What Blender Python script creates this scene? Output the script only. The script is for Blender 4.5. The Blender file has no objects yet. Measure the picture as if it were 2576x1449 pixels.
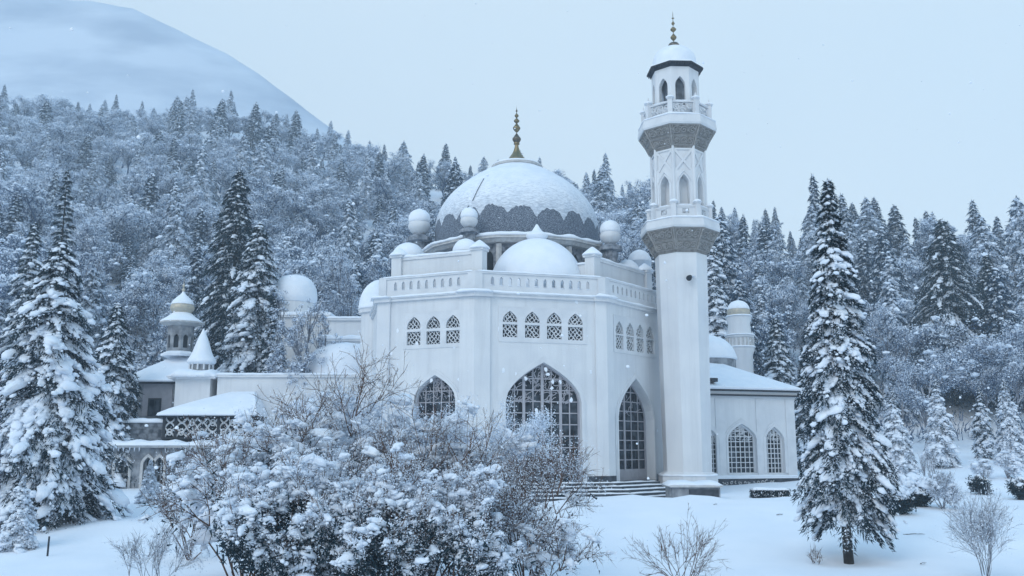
import bpy, bmesh, math, random
import numpy as np
from mathutils import Vector, Matrix, noise as mnoise
from mathutils.geometry import tessellate_polygon

S = bpy.context.scene
COL = S.collection
R = math.radians

# ---------------------------------------------------------------- camera
F_PX, PITCH, CAM_Z = 2300.0, R(10.0), 1.79          # focal length in units of a 2576 px wide frame
cd = bpy.data.cameras.new('camera')
cam = bpy.data.objects.new('camera', cd)
COL.objects.link(cam)
cam.location = (0, 0, CAM_Z)
cam.rotation_euler = (R(90) + PITCH, 0, 0)
cd.sensor_width = 36.0
cd.lens = 36.0 * F_PX / 2576.0
cd.clip_start, cd.clip_end = 0.1, 6000
S.camera = cam

# ---------------------------------------------------------------- sky, soft sun, exposure
SUN_EL, SUN_AZ = R(38), R(215)
w = bpy.data.worlds.new('World')
S.world = w
w.use_nodes = True
nt = w.node_tree
bg = nt.nodes['Background']
sky = nt.nodes.new('ShaderNodeTexSky')
sky.sky_type = 'NISHITA'
sky.sun_disc = False
sky.sun_elevation = SUN_EL
sky.sun_rotation = SUN_AZ
sky.altitude = 400
sky.air_density, sky.dust_density, sky.ozone_density = 1.0, 3.0, 1.0
# an overcast deck thins the clear sky to a pale blue-grey
mixn = nt.nodes.new('ShaderNodeMix'); mixn.data_type = 'RGBA'
mixn.inputs[0].default_value = 0.93
tcw = nt.nodes.new('ShaderNodeTexCoord')
cn = nt.nodes.new('ShaderNodeTexNoise'); cn.inputs['Scale'].default_value = 1.6; cn.inputs['Detail'].default_value = 3
cr = nt.nodes.new('ShaderNodeMix'); cr.data_type = 'RGBA'
cr.inputs[6].default_value = (8.3, 9.85, 10.75, 1)
cr.inputs[7].default_value = (9.5, 10.85, 11.5, 1)
nt.links.new(tcw.outputs['Generated'], cn.inputs['Vector'])
cnr = nt.nodes.new('ShaderNodeMapRange'); cnr.inputs[1].default_value = 0.3; cnr.inputs[2].default_value = 0.7
nt.links.new(cn.outputs['Fac'], cnr.inputs[0]); nt.links.new(cnr.outputs[0], cr.inputs[0])
# paler low down, where snowfall hangs in front of the cloud
hzr = nt.nodes.new('ShaderNodeMapRange'); hzr.inputs[1].default_value = 0.04; hzr.inputs[2].default_value = 0.36
hmx = nt.nodes.new('ShaderNodeMix'); hmx.data_type = 'RGBA'; hmx.inputs[6].default_value = (9.9, 11.1, 11.6, 1)
nt.links.new(hzr.outputs[0], hmx.inputs[0]); nt.links.new(cr.outputs[2], hmx.inputs[7])
# unseen zenith above the frame, made bluer to tint the light from above
sxyz = nt.nodes.new('ShaderNodeSeparateXYZ'); nt.links.new(tcw.outputs['Generated'], sxyz.inputs[0])
zr = nt.nodes.new('ShaderNodeMapRange'); zr.interpolation_type = 'SMOOTHSTEP'
zr.inputs[1].default_value = 0.45; zr.inputs[2].default_value = 0.95
nt.links.new(sxyz.outputs['Z'], zr.inputs[0]); nt.links.new(sxyz.outputs['Z'], hzr.inputs[0])
zen = nt.nodes.new('ShaderNodeMix'); zen.data_type = 'RGBA'
nt.links.new(zr.outputs[0], zen.inputs[0]); nt.links.new(hmx.outputs[2], zen.inputs[6])
zen.inputs[7].default_value = (3.8, 8.3, 13.2, 1)
nt.links.new(sky.outputs[0], mixn.inputs[6])
nt.links.new(zen.outputs[2], mixn.inputs[7])
nt.links.new(mixn.outputs[2], bg.inputs['Color'])
bg.inputs['Strength'].default_value = 0.08

sd = bpy.data.lights.new('sun', 'SUN')
sun = bpy.data.objects.new('sun', sd)
COL.objects.link(sun)
sd.energy = 0.95
sd.angle = R(35)
sd.color = (1.0, 0.98, 0.96)
sdir = Vector((math.sin(SUN_AZ) * math.cos(SUN_EL), math.cos(SUN_AZ) * math.cos(SUN_EL), math.sin(SUN_EL)))
sun.rotation_euler = (-sdir).to_track_quat('-Z', 'Y').to_euler()

S.view_settings.view_transform = 'Standard'
S.view_settings.look = 'None'
S.view_settings.exposure = 0.1
S.view_settings.gamma = 1.0
S.view_settings.use_curve_mapping = False
S.cycles.max_bounces = 8
S.cycles.diffuse_bounces = 4
S.cycles.glossy_bounces = 2
S.cycles.transmission_bounces = 2
S.cycles.volume_bounces = 2
S.cycles.use_denoising = True

# ---------------------------------------------------------------- helpers
CT, ST = math.cos(PITCH), math.sin(PITCH)
def ray(px, py):
    u, v = (px - 1288) / F_PX, (724.5 - py) / F_PX
    return np.array([u, CT - v * ST, ST + v * CT])
def at(px, py, Y):
    d = ray(px, py)
    return Vector((d[0] / d[1] * Y, Y, CAM_Z + d[2] / d[1] * Y))
def zat(py, Y): return at(1288, py, Y).z
def xat(px, Y, z):
    """x of the vertical line seen at column px, at depth Y and height z"""
    depth = Y * CT + (z - CAM_Z) * ST
    return (px - 1288) / F_PX * depth
def mpp(Y, z=2.0): return (Y * CT + (z - CAM_Z) * ST) / F_PX      # metres per frame pixel
def sm(a, b, x):
    t = min(1.0, max(0.0, (x - a) / (b - a))); return t * t * (3 - 2 * t)

def org(o):
    while o.parent: o = o.parent
    return np.array(o.location)

def tag(o, label=None, cat=None, group=None, kind=None):
    if label: o['label'] = label
    if cat: o['category'] = cat
    if group: o['group'] = group
    if kind: o['kind'] = kind
    return o
def thing(name, label, cat, loc=(0, 0, 0), group=None):
    o = bpy.data.objects.new(name, None)
    o.empty_display_size = 0.3
    COL.objects.link(o); o.location = loc
    return tag(o, label, cat, group)

class MB:
    def __init__(s): s.V, s.n, s.F = [], 0, []
    def add(s, V, Fs):
        V = np.asarray(V, float).reshape(-1, 3)
        k = s.n
        if isinstance(Fs, np.ndarray): s.F.append(Fs + k)
        else:
            by = {}
            for f in Fs: by.setdefault(len(f), []).append(f)
            for L, fl in by.items(): s.F.append(np.array(fl, int) + k)
        s.V.append(V); s.n += len(V)
    def build(s, name, mat, parent=None, smooth=False, loc=None):
        me = bpy.data.meshes.new(name)
        V = np.concatenate(s.V) if s.V else np.zeros((0, 3))
        if parent is not None: V = V - org(parent)
        elif loc is not None: V = V - np.array(loc)
        me.vertices.add(len(V)); me.vertices.foreach_set('co', V.astype(np.float32).ravel())
        loops = np.concatenate([f.ravel() for f in s.F]) if s.F else np.zeros(0, int)
        tot = np.concatenate([np.full(len(f), f.shape[1]) for f in s.F]) if s.F else np.zeros(0, int)
        me.loops.add(len(loops)); me.loops.foreach_set('vertex_index', loops.astype(np.int32))
        me.polygons.add(len(tot))
        st = np.zeros(len(tot), np.int32); st[1:] = np.cumsum(tot)[:-1]
        me.polygons.foreach_set('loop_start', st)
        me.polygons.foreach_set('use_smooth', np.full(len(tot), bool(smooth)))
        me.update(calc_edges=True); me.validate()
        me.materials.append(mat)
        if smooth == 'auto':
            me.set_sharp_from_angle(angle=R(38))
        o = bpy.data.objects.new(name, me)
        COL.objects.link(o)
        if parent is not None: o.parent = parent
        elif loc is not None: o.location = loc
        return o

QB = [(0, 3, 2, 1), (4, 5, 6, 7), (0, 1, 5, 4), (1, 2, 6, 5), (2, 3, 7, 6), (3, 0, 4, 7)]
def box(mb, x0, x1, y0, y1, z0, z1):
    mb.add([(x0, y0, z0), (x1, y0, z0), (x1, y1, z0), (x0, y1, z0), (x0, y0, z1), (x1, y0, z1), (x1, y1, z1), (x0, y1, z1)], QB)

class Frame:
    """a wall plane seen from outside: u runs left to right, z up, w outwards"""
    def __init__(s, p0, p1):
        s.p0 = np.array(p0[:2], float); s.p1 = np.array(p1[:2], float)
        d = s.p1 - s.p0; s.L = float(np.hypot(*d)); s.d = d / s.L; s.n = np.array([s.d[1], -s.d[0]])
    def pt(s, u, z, w=0.0):
        q = s.p0 + s.d * u + s.n * w
        return (q[0], q[1], z)
    def px(s, x, y, w=0.0):
        """(u, z) where the sight line through a frame pixel meets this wall"""
        r = ray(x, y); q = s.p0 + s.n * w
        # t*r.xy = q + d*u
        A = np.array([[r[0], -s.d[0]], [r[1], -s.d[1]]])
        t, u = np.linalg.solve(A, q)
        return float(u), float(CAM_Z + t * r[2])
    def inset(s, m): 
        return Frame(s.p0 - s.n * m, s.p1 - s.n * m)
def fbox(mb, f, u0, u1, z0, z1, w0, w1):
    mb.add([f.pt(u0, z0, w1), f.pt(u1, z0, w1), f.pt(u1, z0, w0), f.pt(u0, z0, w0),
            f.pt(u0, z1, w1), f.pt(u1, z1, w1), f.pt(u1, z1, w0), f.pt(u0, z1, w0)], QB)
def prism(mb, pts, z0, z1):
    n = len(pts)
    V = [(p[0], p[1], z0) for p in pts] + [(p[0], p[1], z1) for p in pts]
    mb.add(V, [(i, (i + 1) % n, n + (i + 1) % n, n + i) for i in range(n)] + [tuple(range(n))[::-1], tuple(range(n, 2 * n))])
def lathe(mb, prof, n, c=(0, 0), rot=0.0, jit=None):
    V = []
    for r, z in prof:
        for k in range(n):
            a = rot + 2 * math.pi * k / n
            V.append((c[0] + r * math.cos(a), c[1] + r * math.sin(a), z))
    Fs = []
    for i in range(len(prof) - 1):
        for k in range(n):
            k2 = (k + 1) % n
            Fs.append((i * n + k, i * n + k2, (i + 1) * n + k2, (i + 1) * n + k))
    Fs.append(tuple(range(n))[::-1]); Fs.append(tuple(range((len(prof) - 1) * n, len(prof) * n)))
    mb.add(V, Fs)
def curve_prof(pts, m=6):
    """a smooth curve through profile points"""
    P = [np.array(p, float) for p in pts]; P = [2 * P[0] - P[1]] + P + [2 * P[-1] - P[-2]]
    out = []
    for i in range(1, len(P) - 2):
        for k in range(m):
            t = k / m
            out.append(0.5 * ((2 * P[i]) + (-P[i - 1] + P[i + 1]) * t + (2 * P[i - 1] - 5 * P[i] + 4 * P[i + 1] - P[i + 2]) * t * t
                              + (-P[i - 1] + 3 * P[i] - 3 * P[i + 1] + P[i + 2]) * t ** 3))
    out.append(P[-2])
    return [(max(0.0005, a), b) for a, b in out]
def tube(mb, pts, rad, n=4):
    P = np.array(pts, float); m = len(P)
    rad = np.broadcast_to(np.array(rad, float), (m,))
    T = np.zeros_like(P); T[1:-1] = P[2:] - P[:-2]; T[0] = P[1] - P[0]; T[-1] = P[-1] - P[-2]
    T /= np.linalg.norm(T, axis=1)[:, None] + 1e-9
    up = np.where(np.abs(T[:, 2:3]) > 0.9, np.array([[1.0, 0, 0]]), np.array([[0, 0, 1.0]]))
    A = np.cross(T, up); A /= np.linalg.norm(A, axis=1)[:, None] + 1e-9
    B = np.cross(A, T)
    th = np.arange(n) * 2 * math.pi / n
    ring = P[:, None, :] + rad[:, None, None] * (np.cos(th)[None, :, None] * A[:, None, :] + np.sin(th)[None, :, None] * B[:, None, :])
    i = np.arange(m - 1)[:, None] * n; k = np.arange(n)[None, :]; k2 = (k + 1) % n
    Fq = np.stack([i + k, i + k2, i + n + k2, i + n + k], -1).reshape(-1, 4)
    mb.add(ring.reshape(-1, 3), Fq)
    if n > 3:
        mb.F.append(np.array([list(range(n))[::-1], list(range((m - 1) * n, m * n))]) + (mb.n - m * n))

AP = 1.9
def arch(cx, w_, z0, zs, zt, n=9):
    """outline of a four-centred pointed arch, bottom left up and over to bottom right"""
    H = zt - zs
    pts = [(cx + w_ / 2, z0)] if zs > z0 + 1e-4 else []
    for i in range(n + 1):
        t = math.sin(math.pi / 2 * i / n) ** .8 if i < n else 1.0
        pts.append((cx + w_ / 2 * (1 - t ** AP), zs + H * t))
    left = [(2 * cx - u, z) for u, z in pts[:-1]]
    return left + pts[::-1]
def arch_top(u, cx, w_, zs, zt):
    x = min(abs(u - cx), w_ / 2)
    return zs + (zt - zs) * (1 - x / (w_ / 2)) ** (1 / AP)
def arch_half(z, w_, zs, zt):
    if z <= zs: return w_ / 2
    return max(0.0, w_ / 2 * (1 - min(1.0, (z - zs) / (zt - zs)) ** AP))

def pierced(mb, f, u0, u1, z0, z1, holes, w=0.0, depth=0.3):
    """a wall face with openings and their reveals"""
    loops = [[(u0, z0), (u1, z0), (u1, z1), (u0, z1)]] + [list(h) for h in holes]
    flat = [p for l in loops for p in l]
    tris = tessellate_polygon([[Vector((a, b, 0)) for a, b in l] for l in loops])
    V = [f.pt(a, b, w) for a, b in flat]
    out = []
    for t in tris:
        a, b, c = [flat[i] for i in t]
        s_ = (b[0] - a[0]) * (c[1] - a[1]) - (b[1] - a[1]) * (c[0] - a[0])
        out.append(tuple(t) if s_ > 0 else (t[0], t[2], t[1]))
    mb.add(V, out)
    for h in holes:
        n = len(h)
        V = [f.pt(a, b, w) for a, b in h] + [f.pt(a, b, w - depth) for a, b in h]
        mb.add(V, [(i, n + i, n + (i + 1) % n, (i + 1) % n) for i in range(n)])
def sheet(mb, f, outline, w):
    mb.add([f.pt(a, b, w) for a, b in outline], [tuple(range(len(outline)))])
def band(mb, f, inner, outer, w0, w1):
    """raised moulding between two outlines of equal length (open at the foot)"""
    n = len(inner)
    V = [f.pt(a, b, w1) for a, b in inner] + [f.pt(a, b, w1) for a, b in outer] + \
        [f.pt(a, b, w0) for a, b in inner] + [f.pt(a, b, w0) for a, b in outer]
    Fs = []
    for i in range(n - 1):
        Fs += [(i, i + 1, n + i + 1, n + i), (n + i, n + i + 1, 3 * n + i + 1, 3 * n + i), (i + 1, i, 2 * n + i, 2 * n + i + 1)]
    mb.add(V, Fs)

def nz(x, y=0.0, z=0.0): return mnoise.noise(Vector((x, y, z)))
def snow_strip(mb, pts, wd, h, seed=0.0, step=0.22, closed=False, ns=6):
    """wind-packed snow lying along an edge"""
    P = [np.array(p, float) for p in pts]
    if closed: P = P + [P[0]]
    Q = []
    for a, b in zip(P[:-1], P[1:]):
        k = max(1, int(np.linalg.norm(b - a) / step))
        Q += [a + (b - a) * i / k for i in range(k)]
    if not closed: Q.append(P[-1])
    Q = np.array(Q); m = len(Q)
    if closed: T = np.roll(Q, -1, 0) - np.roll(Q, 1, 0)
    else:
        T = np.zeros_like(Q); T[1:-1] = Q[2:] - Q[:-2]; T[0] = Q[1] - Q[0]; T[-1] = Q[-1] - Q[-2]
    N = np.stack([T[:, 1], -T[:, 0], np.zeros(m)], 1); N /= np.linalg.norm(N, axis=1)[:, None] + 1e-9
    V = []
    for i in range(m):
        e = 1.0
        if not closed: e = min(1.0, 0.35 + min(i, m - 1 - i) * step / max(0.3, h * 1.5))
        k1 = 1 + 0.5 * nz(Q[i][0] * 1.3 + seed, Q[i][1] * 1.3, 3.1)
        k2 = 1 + 0.25 * nz(Q[i][0] * 1.9 + seed, Q[i][1] * 1.9, 9.7)
        for k in range(ns + 1):
            a = math.pi * k / ns
            V.append(Q[i] + N[i] * (wd / 2 * k2 * math.cos(a)) + np.array([0, 0, h * k1 * e * math.sin(a) ** 0.7 - 0.012]))
    Fs = []; n = ns + 1
    for i in range(m if closed else m - 1):
        j = (i + 1) % m
        for k in range(ns): Fs.append((i * n + k, i * n + k + 1, j * n + k + 1, j * n + k))
        Fs.append((i * n + ns, i * n, j * n, j * n + ns))
    if not closed: Fs += [tuple(range(n))[::-1], tuple(range((m - 1) * n, m * n))]
    mb.add(V, Fs)

# ---------------------------------------------------------------- materials
def material(name, c1, c2=None, scale=3.0, rough=0.8, bump=0.0, bscale=20.0, metal=0.0, spec=0.3, detail=4.0, lo=0.35, hi=0.65, vec='Object', stretch=None):
    m = bpy.data.materials.new(name); m.use_nodes = True
    t = m.node_tree; b = t.nodes['Principled BSDF']
    b.inputs['Base Color'].default_value = (*c1, 1)
    b.inputs['Roughness'].default_value = rough
    b.inputs['Metallic'].default_value = metal
    b.inputs['Specular IOR Level'].default_value = spec
    tc = t.nodes.new('ShaderNodeTexCoord')
    src = tc.outputs[vec]
    if stretch:
        mp = t.nodes.new('ShaderNodeMapping'); mp.inputs['Scale'].default_value = stretch
        t.links.new(src, mp.inputs['Vector']); src = mp.outputs[0]
    if c2:
        n = t.nodes.new('ShaderNodeTexNoise'); n.inputs['Scale'].default_value = scale; n.inputs['Detail'].default_value = detail
        t.links.new(src, n.inputs['Vector'])
        mr = t.nodes.new('ShaderNodeMapRange'); mr.inputs[1].default_value = lo; mr.inputs[2].default_value = hi
        t.links.new(n.outputs['Fac'], mr.inputs[0])
        mx = t.nodes.new('ShaderNodeMix'); mx.data_type = 'RGBA'
        mx.inputs[6].default_value = (*c1, 1); mx.inputs[7].default_value = (*c2, 1)
        t.links.new(mr.outputs[0], mx.inputs[0]); t.links.new(mx.outputs[2], b.inputs['Base Color'])
    if bump:
        n2 = t.nodes.new('ShaderNodeTexNoise'); n2.inputs['Scale'].default_value = bscale; n2.inputs['Detail'].default_value = 5
        t.links.new(src, n2.inputs['Vector'])
        bp = t.nodes.new('ShaderNodeBump'); bp.inputs['Strength'].default_value = bump; bp.inputs['Distance'].default_value = 0.05
        t.links.new(n2.outputs['Fac'], bp.inputs['Height']); t.links.new(bp.outputs[0], b.inputs['Normal'])
    return m

def snow_on_top(m, zlo=0.15, zhi=0.55, nscale=6.0, amount=0.5, snow=(0.80, 0.85, 0.92)):
    """real snow resting on the faces that look up"""
    t = m.node_tree; b = t.nodes['Principled BSDF']
    g = t.nodes.new('ShaderNodeNewGeometry')
    sp = t.nodes.new('ShaderNodeSeparateXYZ'); t.links.new(g.outputs['Normal'], sp.inputs[0])
    tc = t.nodes.new('ShaderNodeTexCoord')
    n = t.nodes.new('ShaderNodeTexNoise'); n.inputs['Scale'].default_value = nscale; n.inputs['Detail'].default_value = 3
    t.links.new(tc.outputs['Object'], n.inputs['Vector'])
    ma = t.nodes.new('ShaderNodeMath'); ma.operation = 'MULTIPLY_ADD'
    ma.inputs[1].default_value = amount; t.links.new(n.outputs['Fac'], ma.inputs[0]); t.links.new(sp.outputs['Z'], ma.inputs[2])
    mr = t.nodes.new('ShaderNodeMapRange'); mr.inputs[1].default_value = zlo + amount * 0.5; mr.inputs[2].default_value = zhi + amount * 0.5
    t.links.new(ma.outputs[0], mr.inputs[0])
    mx = t.nodes.new('ShaderNodeMix'); mx.data_type = 'RGBA'
    old = b.inputs['Base Color']
    if old.is_linked:
        t.links.new(old.links[0].from_socket, mx.inputs[6])
    else: mx.inputs[6].default_value = old.default_value
    mx.inputs[7].default_value = (*snow, 1)
    t.links.new(mr.outputs[0], mx.inputs[0]); t.links.new(mx.outputs[2], b.inputs['Base Color'])
    return m

M = {}
M['snow'] = material('snow', (0.77, 0.825, 0.90), (0.83, 0.87, 0.93), 1.5, 0.85, 0.35, 9.0, spec=0.25)
M['ground_snow'] = material('ground_snow', (0.79, 0.84, 0.91), (0.85, 0.885, 0.94), 0.35, 0.9, 0.35, 1.6, spec=0.2)
M['tree_snow'] = material('tree_snow', (0.70, 0.77, 0.87), (0.80, 0.85, 0.92), 2.5, 0.9, 0.5, 14.0, spec=0.15)
M['frost'] = material('frost', (0.68, 0.77, 0.89), (0.80, 0.86, 0.94), 1.2, 0.9, spec=0.1)
M['stucco'] = material('stucco', (0.70, 0.72, 0.745), (0.62, 0.645, 0.685), 0.55, 0.85, 0.12, 14.0, detail=7, lo=0.38, hi=0.72)
def weathered(m, col, sx=2.2, sz=.16, lo=.48, hi=.78, amt=.75):
    t = m.node_tree; b = t.nodes['Principled BSDF']; tc = t.nodes.new('ShaderNodeTexCoord')
    mp = t.nodes.new('ShaderNodeMapping'); mp.inputs['Scale'].default_value = (sx, sx, sz); t.links.new(tc.outputs['Object'], mp.inputs['Vector'])
    n = t.nodes.new('ShaderNodeTexNoise'); n.inputs['Scale'].default_value = 1.0; n.inputs['Detail'].default_value = 8; n.inputs['Roughness'].default_value = .65
    t.links.new(mp.outputs[0], n.inputs['Vector'])
    mr = t.nodes.new('ShaderNodeMapRange'); mr.inputs[1].default_value = lo; mr.inputs[2].default_value = hi; mr.inputs[4].default_value = amt
    t.links.new(n.outputs['Fac'], mr.inputs[0])
    mx = t.nodes.new('ShaderNodeMix'); mx.data_type = 'RGBA'
    t.links.new(b.inputs['Base Color'].links[0].from_socket, mx.inputs[6]); mx.inputs[7].default_value = (*col, 1)
    t.links.new(mr.outputs[0], mx.inputs[0]); t.links.new(mx.outputs[2], b.inputs['Base Color'])
    return m
weathered(M['stucco'], (0.50, 0.52, 0.55), amt=.55)
M['plaster_trim'] = material('plaster_trim', (0.69, 0.71, 0.74), (0.61, 0.635, 0.67), 1.3, 0.8, 0.1, 18.0, detail=6)
M['grey_paint'] = material('grey_paint', (0.40, 0.40, 0.44), (0.34, 0.34, 0.38), 3.0, 0.6)
M['glass'] = material('dark_glass', (0.007, 0.012, 0.020), (0.075, 0.095, 0.12), 1.7, 0.22, spec=0.2, detail=2, lo=0.42, hi=0.7)
M['dark'] = material('dark_opening', (0.02, 0.027, 0.036), (0.035, 0.045, 0.058), 2.0, 0.9)
M['slate'] = material('slate_tile', (0.060, 0.080, 0.115), (0.40, 0.45, 0.52), 21.0, 0.8, 0.5, 26.0, detail=12, lo=0.42, hi=0.76)
M['stone'] = material('carved_stone', (0.15, 0.146, 0.142), (0.24, 0.235, 0.23), 5.0, 0.9, 0.4, 22.0, detail=6)
M['relief_stone'] = material('relief_stone', (0.25, 0.245, 0.24), (0.36, 0.355, 0.35), 6.0, 0.9, 0.4, 22.0, detail=6)
M['rim_stone'] = material('rim_stone', (0.45, 0.45, 0.455), (0.56, 0.57, 0.58), 5.0, 0.9, 0.3, 22.0, detail=6)
M['drum'] = material('drum_stone', (0.10, 0.12, 0.15), (0.33, 0.36, 0.41), 3.5, 0.9, 0.4, 16.0, detail=7)
M['gold'] = material('gilded_metal', (0.30, 0.235, 0.13), (0.20, 0.165, 0.11), 8.0, 0.38, metal=0.9)
M['bronze'] = material('dark_bronze', (0.10, 0.095, 0.09), (0.20, 0.17, 0.13), 9.0, 0.4, metal=0.8)
M['pale_metal'] = material('pale_gilding', (0.55, 0.50, 0.40), (0.42, 0.40, 0.36), 5.0, 0.5, metal=0.3)
M['iron'] = material('dark_iron', (0.018, 0.024, 0.034), (0.035, 0.042, 0.055), 4.0, 0.6)
M['dark_stone'] = material('dark_stone', (0.028, 0.036, 0.048), (0.07, 0.08, 0.10), 3.0, 0.7, 0.3, 15.0)
def thin_snow(name, z_lo, z_hi, under=(0.33, 0.385, 0.46)):
    """wind-scoured snow, thinning down the dome so the roof shows through in fine level streaks"""
    m = material(name, (0.74, 0.80, 0.88), (0.82, 0.865, 0.925), 1.5, 0.85, 0.5, 22.0)
    t = m.node_tree; b = t.nodes['Principled BSDF']; g = t.nodes.new('ShaderNodeNewGeometry')
    mp = t.nodes.new('ShaderNodeMapping'); mp.inputs['Scale'].default_value = (2.4, 2.4, 11.0); t.links.new(g.outputs['Position'], mp.inputs['Vector'])
    n = t.nodes.new('ShaderNodeTexNoise'); n.inputs['Scale'].default_value = 1.5; n.inputs['Detail'].default_value = 10; n.inputs['Roughness'].default_value = .72
    t.links.new(mp.outputs[0], n.inputs['Vector'])
    sp = t.nodes.new('ShaderNodeSeparateXYZ'); t.links.new(g.outputs['Position'], sp.inputs[0])
    mz_ = t.nodes.new('ShaderNodeMapRange'); mz_.inputs[1].default_value = z_lo; mz_.inputs[2].default_value = z_hi; mz_.inputs[3].default_value = .16; mz_.inputs[4].default_value = -.14
    t.links.new(sp.outputs['Z'], mz_.inputs[0])
    ad = t.nodes.new('ShaderNodeMath'); t.links.new(n.outputs['Fac'], ad.inputs[0]); t.links.new(mz_.outputs[0], ad.inputs[1])
    mr = t.nodes.new('ShaderNodeMapRange'); mr.inputs[1].default_value = .50; mr.inputs[2].default_value = .72; mr.inputs[4].default_value = .8; t.links.new(ad.outputs[0], mr.inputs[0])
    mx = t.nodes.new('ShaderNodeMix'); mx.data_type = 'RGBA'; t.links.new(b.inputs['Base Color'].links[0].from_socket, mx.inputs[6]); mx.inputs[7].default_value = (*under, 1)
    t.links.new(mr.outputs[0], mx.inputs[0]); t.links.new(mx.outputs[2], b.inputs['Base Color'])
    return m
M['dome_snow'] = thin_snow('dome_snow', 16.2, 20.0)
M['minaret_snow'] = thin_snow('minaret_snow', 22.6, 24.6)
M['rubble'] = snow_on_top(material('rubble_stone', (0.05, 0.06, 0.075), (0.22, 0.24, 0.27), 3.2, 0.9, 0.9, 5.0, detail=5), 0.3, 0.7, 6.0, 0.5)
M['old_wall'] = material('weathered_wall', (0.15, 0.165, 0.19), (0.34, 0.36, 0.39), 2.2, 0.9, 0.4, 14.0, detail=7)
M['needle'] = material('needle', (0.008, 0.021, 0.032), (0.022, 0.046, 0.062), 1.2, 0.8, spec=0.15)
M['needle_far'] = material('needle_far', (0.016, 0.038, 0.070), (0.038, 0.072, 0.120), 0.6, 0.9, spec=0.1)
M['bark'] = snow_on_top(material('bark', (0.022, 0.021, 0.022), (0.055, 0.050, 0.048), 4.0, 0.95, 0.6, 20.0), 0.35, 0.75, 9.0, 0.5)
M['twig'] = snow_on_top(material('bare_twig', (0.065, 0.040, 0.031), (0.15, 0.095, 0.075), 3.0, 0.9, spec=0.1), 0.60, 1.05, 5.0, 0.7)
M['rime_twig'] = snow_on_top(material('rime_twig', (0.10, 0.105, 0.125), (0.22, 0.23, 0.27), 2.0, 0.9, spec=0.1), -0.1, 0.6, 5.0, 0.8)
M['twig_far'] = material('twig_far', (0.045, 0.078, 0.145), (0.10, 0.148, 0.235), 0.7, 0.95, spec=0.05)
# ---------------------------------------------------------------- ground, wooded hill, far mountain
def itp(tab, x):
    return float(np.interp(x, [a for a, b in tab], [b for a, b in tab]))
RIDGE = [(-900, 330), (-300, 270), (0, 262), (150, 275), (330, 285), (480, 268), (600, 285), (700, 318), (850, 352), (950, 385), (1100, 408),
         (1200, 412), (1400, 430), (1520, 452), (1640, 478), (1800, 512), (2000, 552), (2150, 560), (2300, 590), (2400, 590), (2576, 620), (3000, 700), (3600, 900)]
RIDGE_D = [(-900, 260), (0, 300), (600, 290), (1000, 240), (1640, 195), (2000, 165), (2576, 150), (3600, 130)]
FOOT_D = [(-900, 68), (0, 72), (600, 78), (1300, 86), (2000, 84), (2350, 80), (3600, 70)]
FOOT_Z = [(-900, 0.0), (600, 0.0), (1300, 0.2), (2000, 0.8), (2400, 1.7), (3600, 2.2)]
def col_of(x, y): return 1288 + F_PX * x / max(y, 1.0)        # bearing, in frame columns
# drifts by the steps and pedestal, a hollow round the lone conifer
DRIFTS = [(6.0, 46.3, 1.7, .42), (9.3, 46.9, 1.3, .38), (3.2, 46.6, 1.5, .30), (11.6, 32.5, 1.5, -.16), (-16.2, 38.4, 1.8, .22), (14.6, 47.5, 1.8, .2), (-12, 52, 2.2, .25)]
def ground_z(x, y):
    lawn = -2.1 + 1.25 * sm(30, 46, y) + 0.16 * nz(x * 0.12, y * 0.12, 1.0) + 0.11 * abs(nz(x * 0.30, y * 0.42, 5.0)) + .035 * nz(x * .9, y * .9, 8.0)
    for bx, by, br, bh in DRIFTS:
        q = ((x - bx) ** 2 + (y - by) ** 2) / (br * br)
        if q < 6: lawn += bh * math.exp(-q)
    if y < 48: return lawn
    c = min(3600, max(-900, col_of(x, y)))
    B, D = itp(FOOT_D, c), itp(RIDGE_D, c)
    zf = itp(FOOT_Z, c)
    z = lawn + (zf + 0.85) * sm(50, B, y)
    if y > B:
        top = zat(itp(RIDGE, c) + 0.62 * 10.5 / D * F_PX, D)
        t = (y - B) / (D - B)
        if t < 1:
            z = zf + (top - zf) * (t ** 1.12) + 1.2 * nz(x * 0.04, y * 0.04, 2.0) * min(1, 4 * t) * min(1, 4 * (1 - t) + .2) * 2
        else:
            z = top - (top - zf) * 0.45 * sm(0, 260, y - D)
    return z
def axis(parts):
    out = []
    for a, b, s in parts: out += list(np.arange(a, b, s))
    return out
gx = axis([(-700, -200, 25), (-200, -40, 5), (-40, 40, 1.0), (40, 200, 5), (200, 726, 25)])
gy = axis([(-60, 20, 8), (20, 58, 0.7), (58, 100, 2.5), (100, 320, 7), (320, 760, 40)])
mb = MB()
Vg = [(x, y, ground_z(x, y)) for y in gy for x in gx]
nx_ = len(gx)
ii = (np.arange(len(gy) - 1)[:, None] * nx_ + np.arange(nx_ - 1)[None, :]).reshape(-1)
mb.add(Vg, np.stack([ii, ii + 1, ii + nx_ + 1, ii + nx_], -1))
tag(mb.build('ground', M['ground_snow'], smooth=True, loc=(0, 0, 0)), kind='structure')

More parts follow.
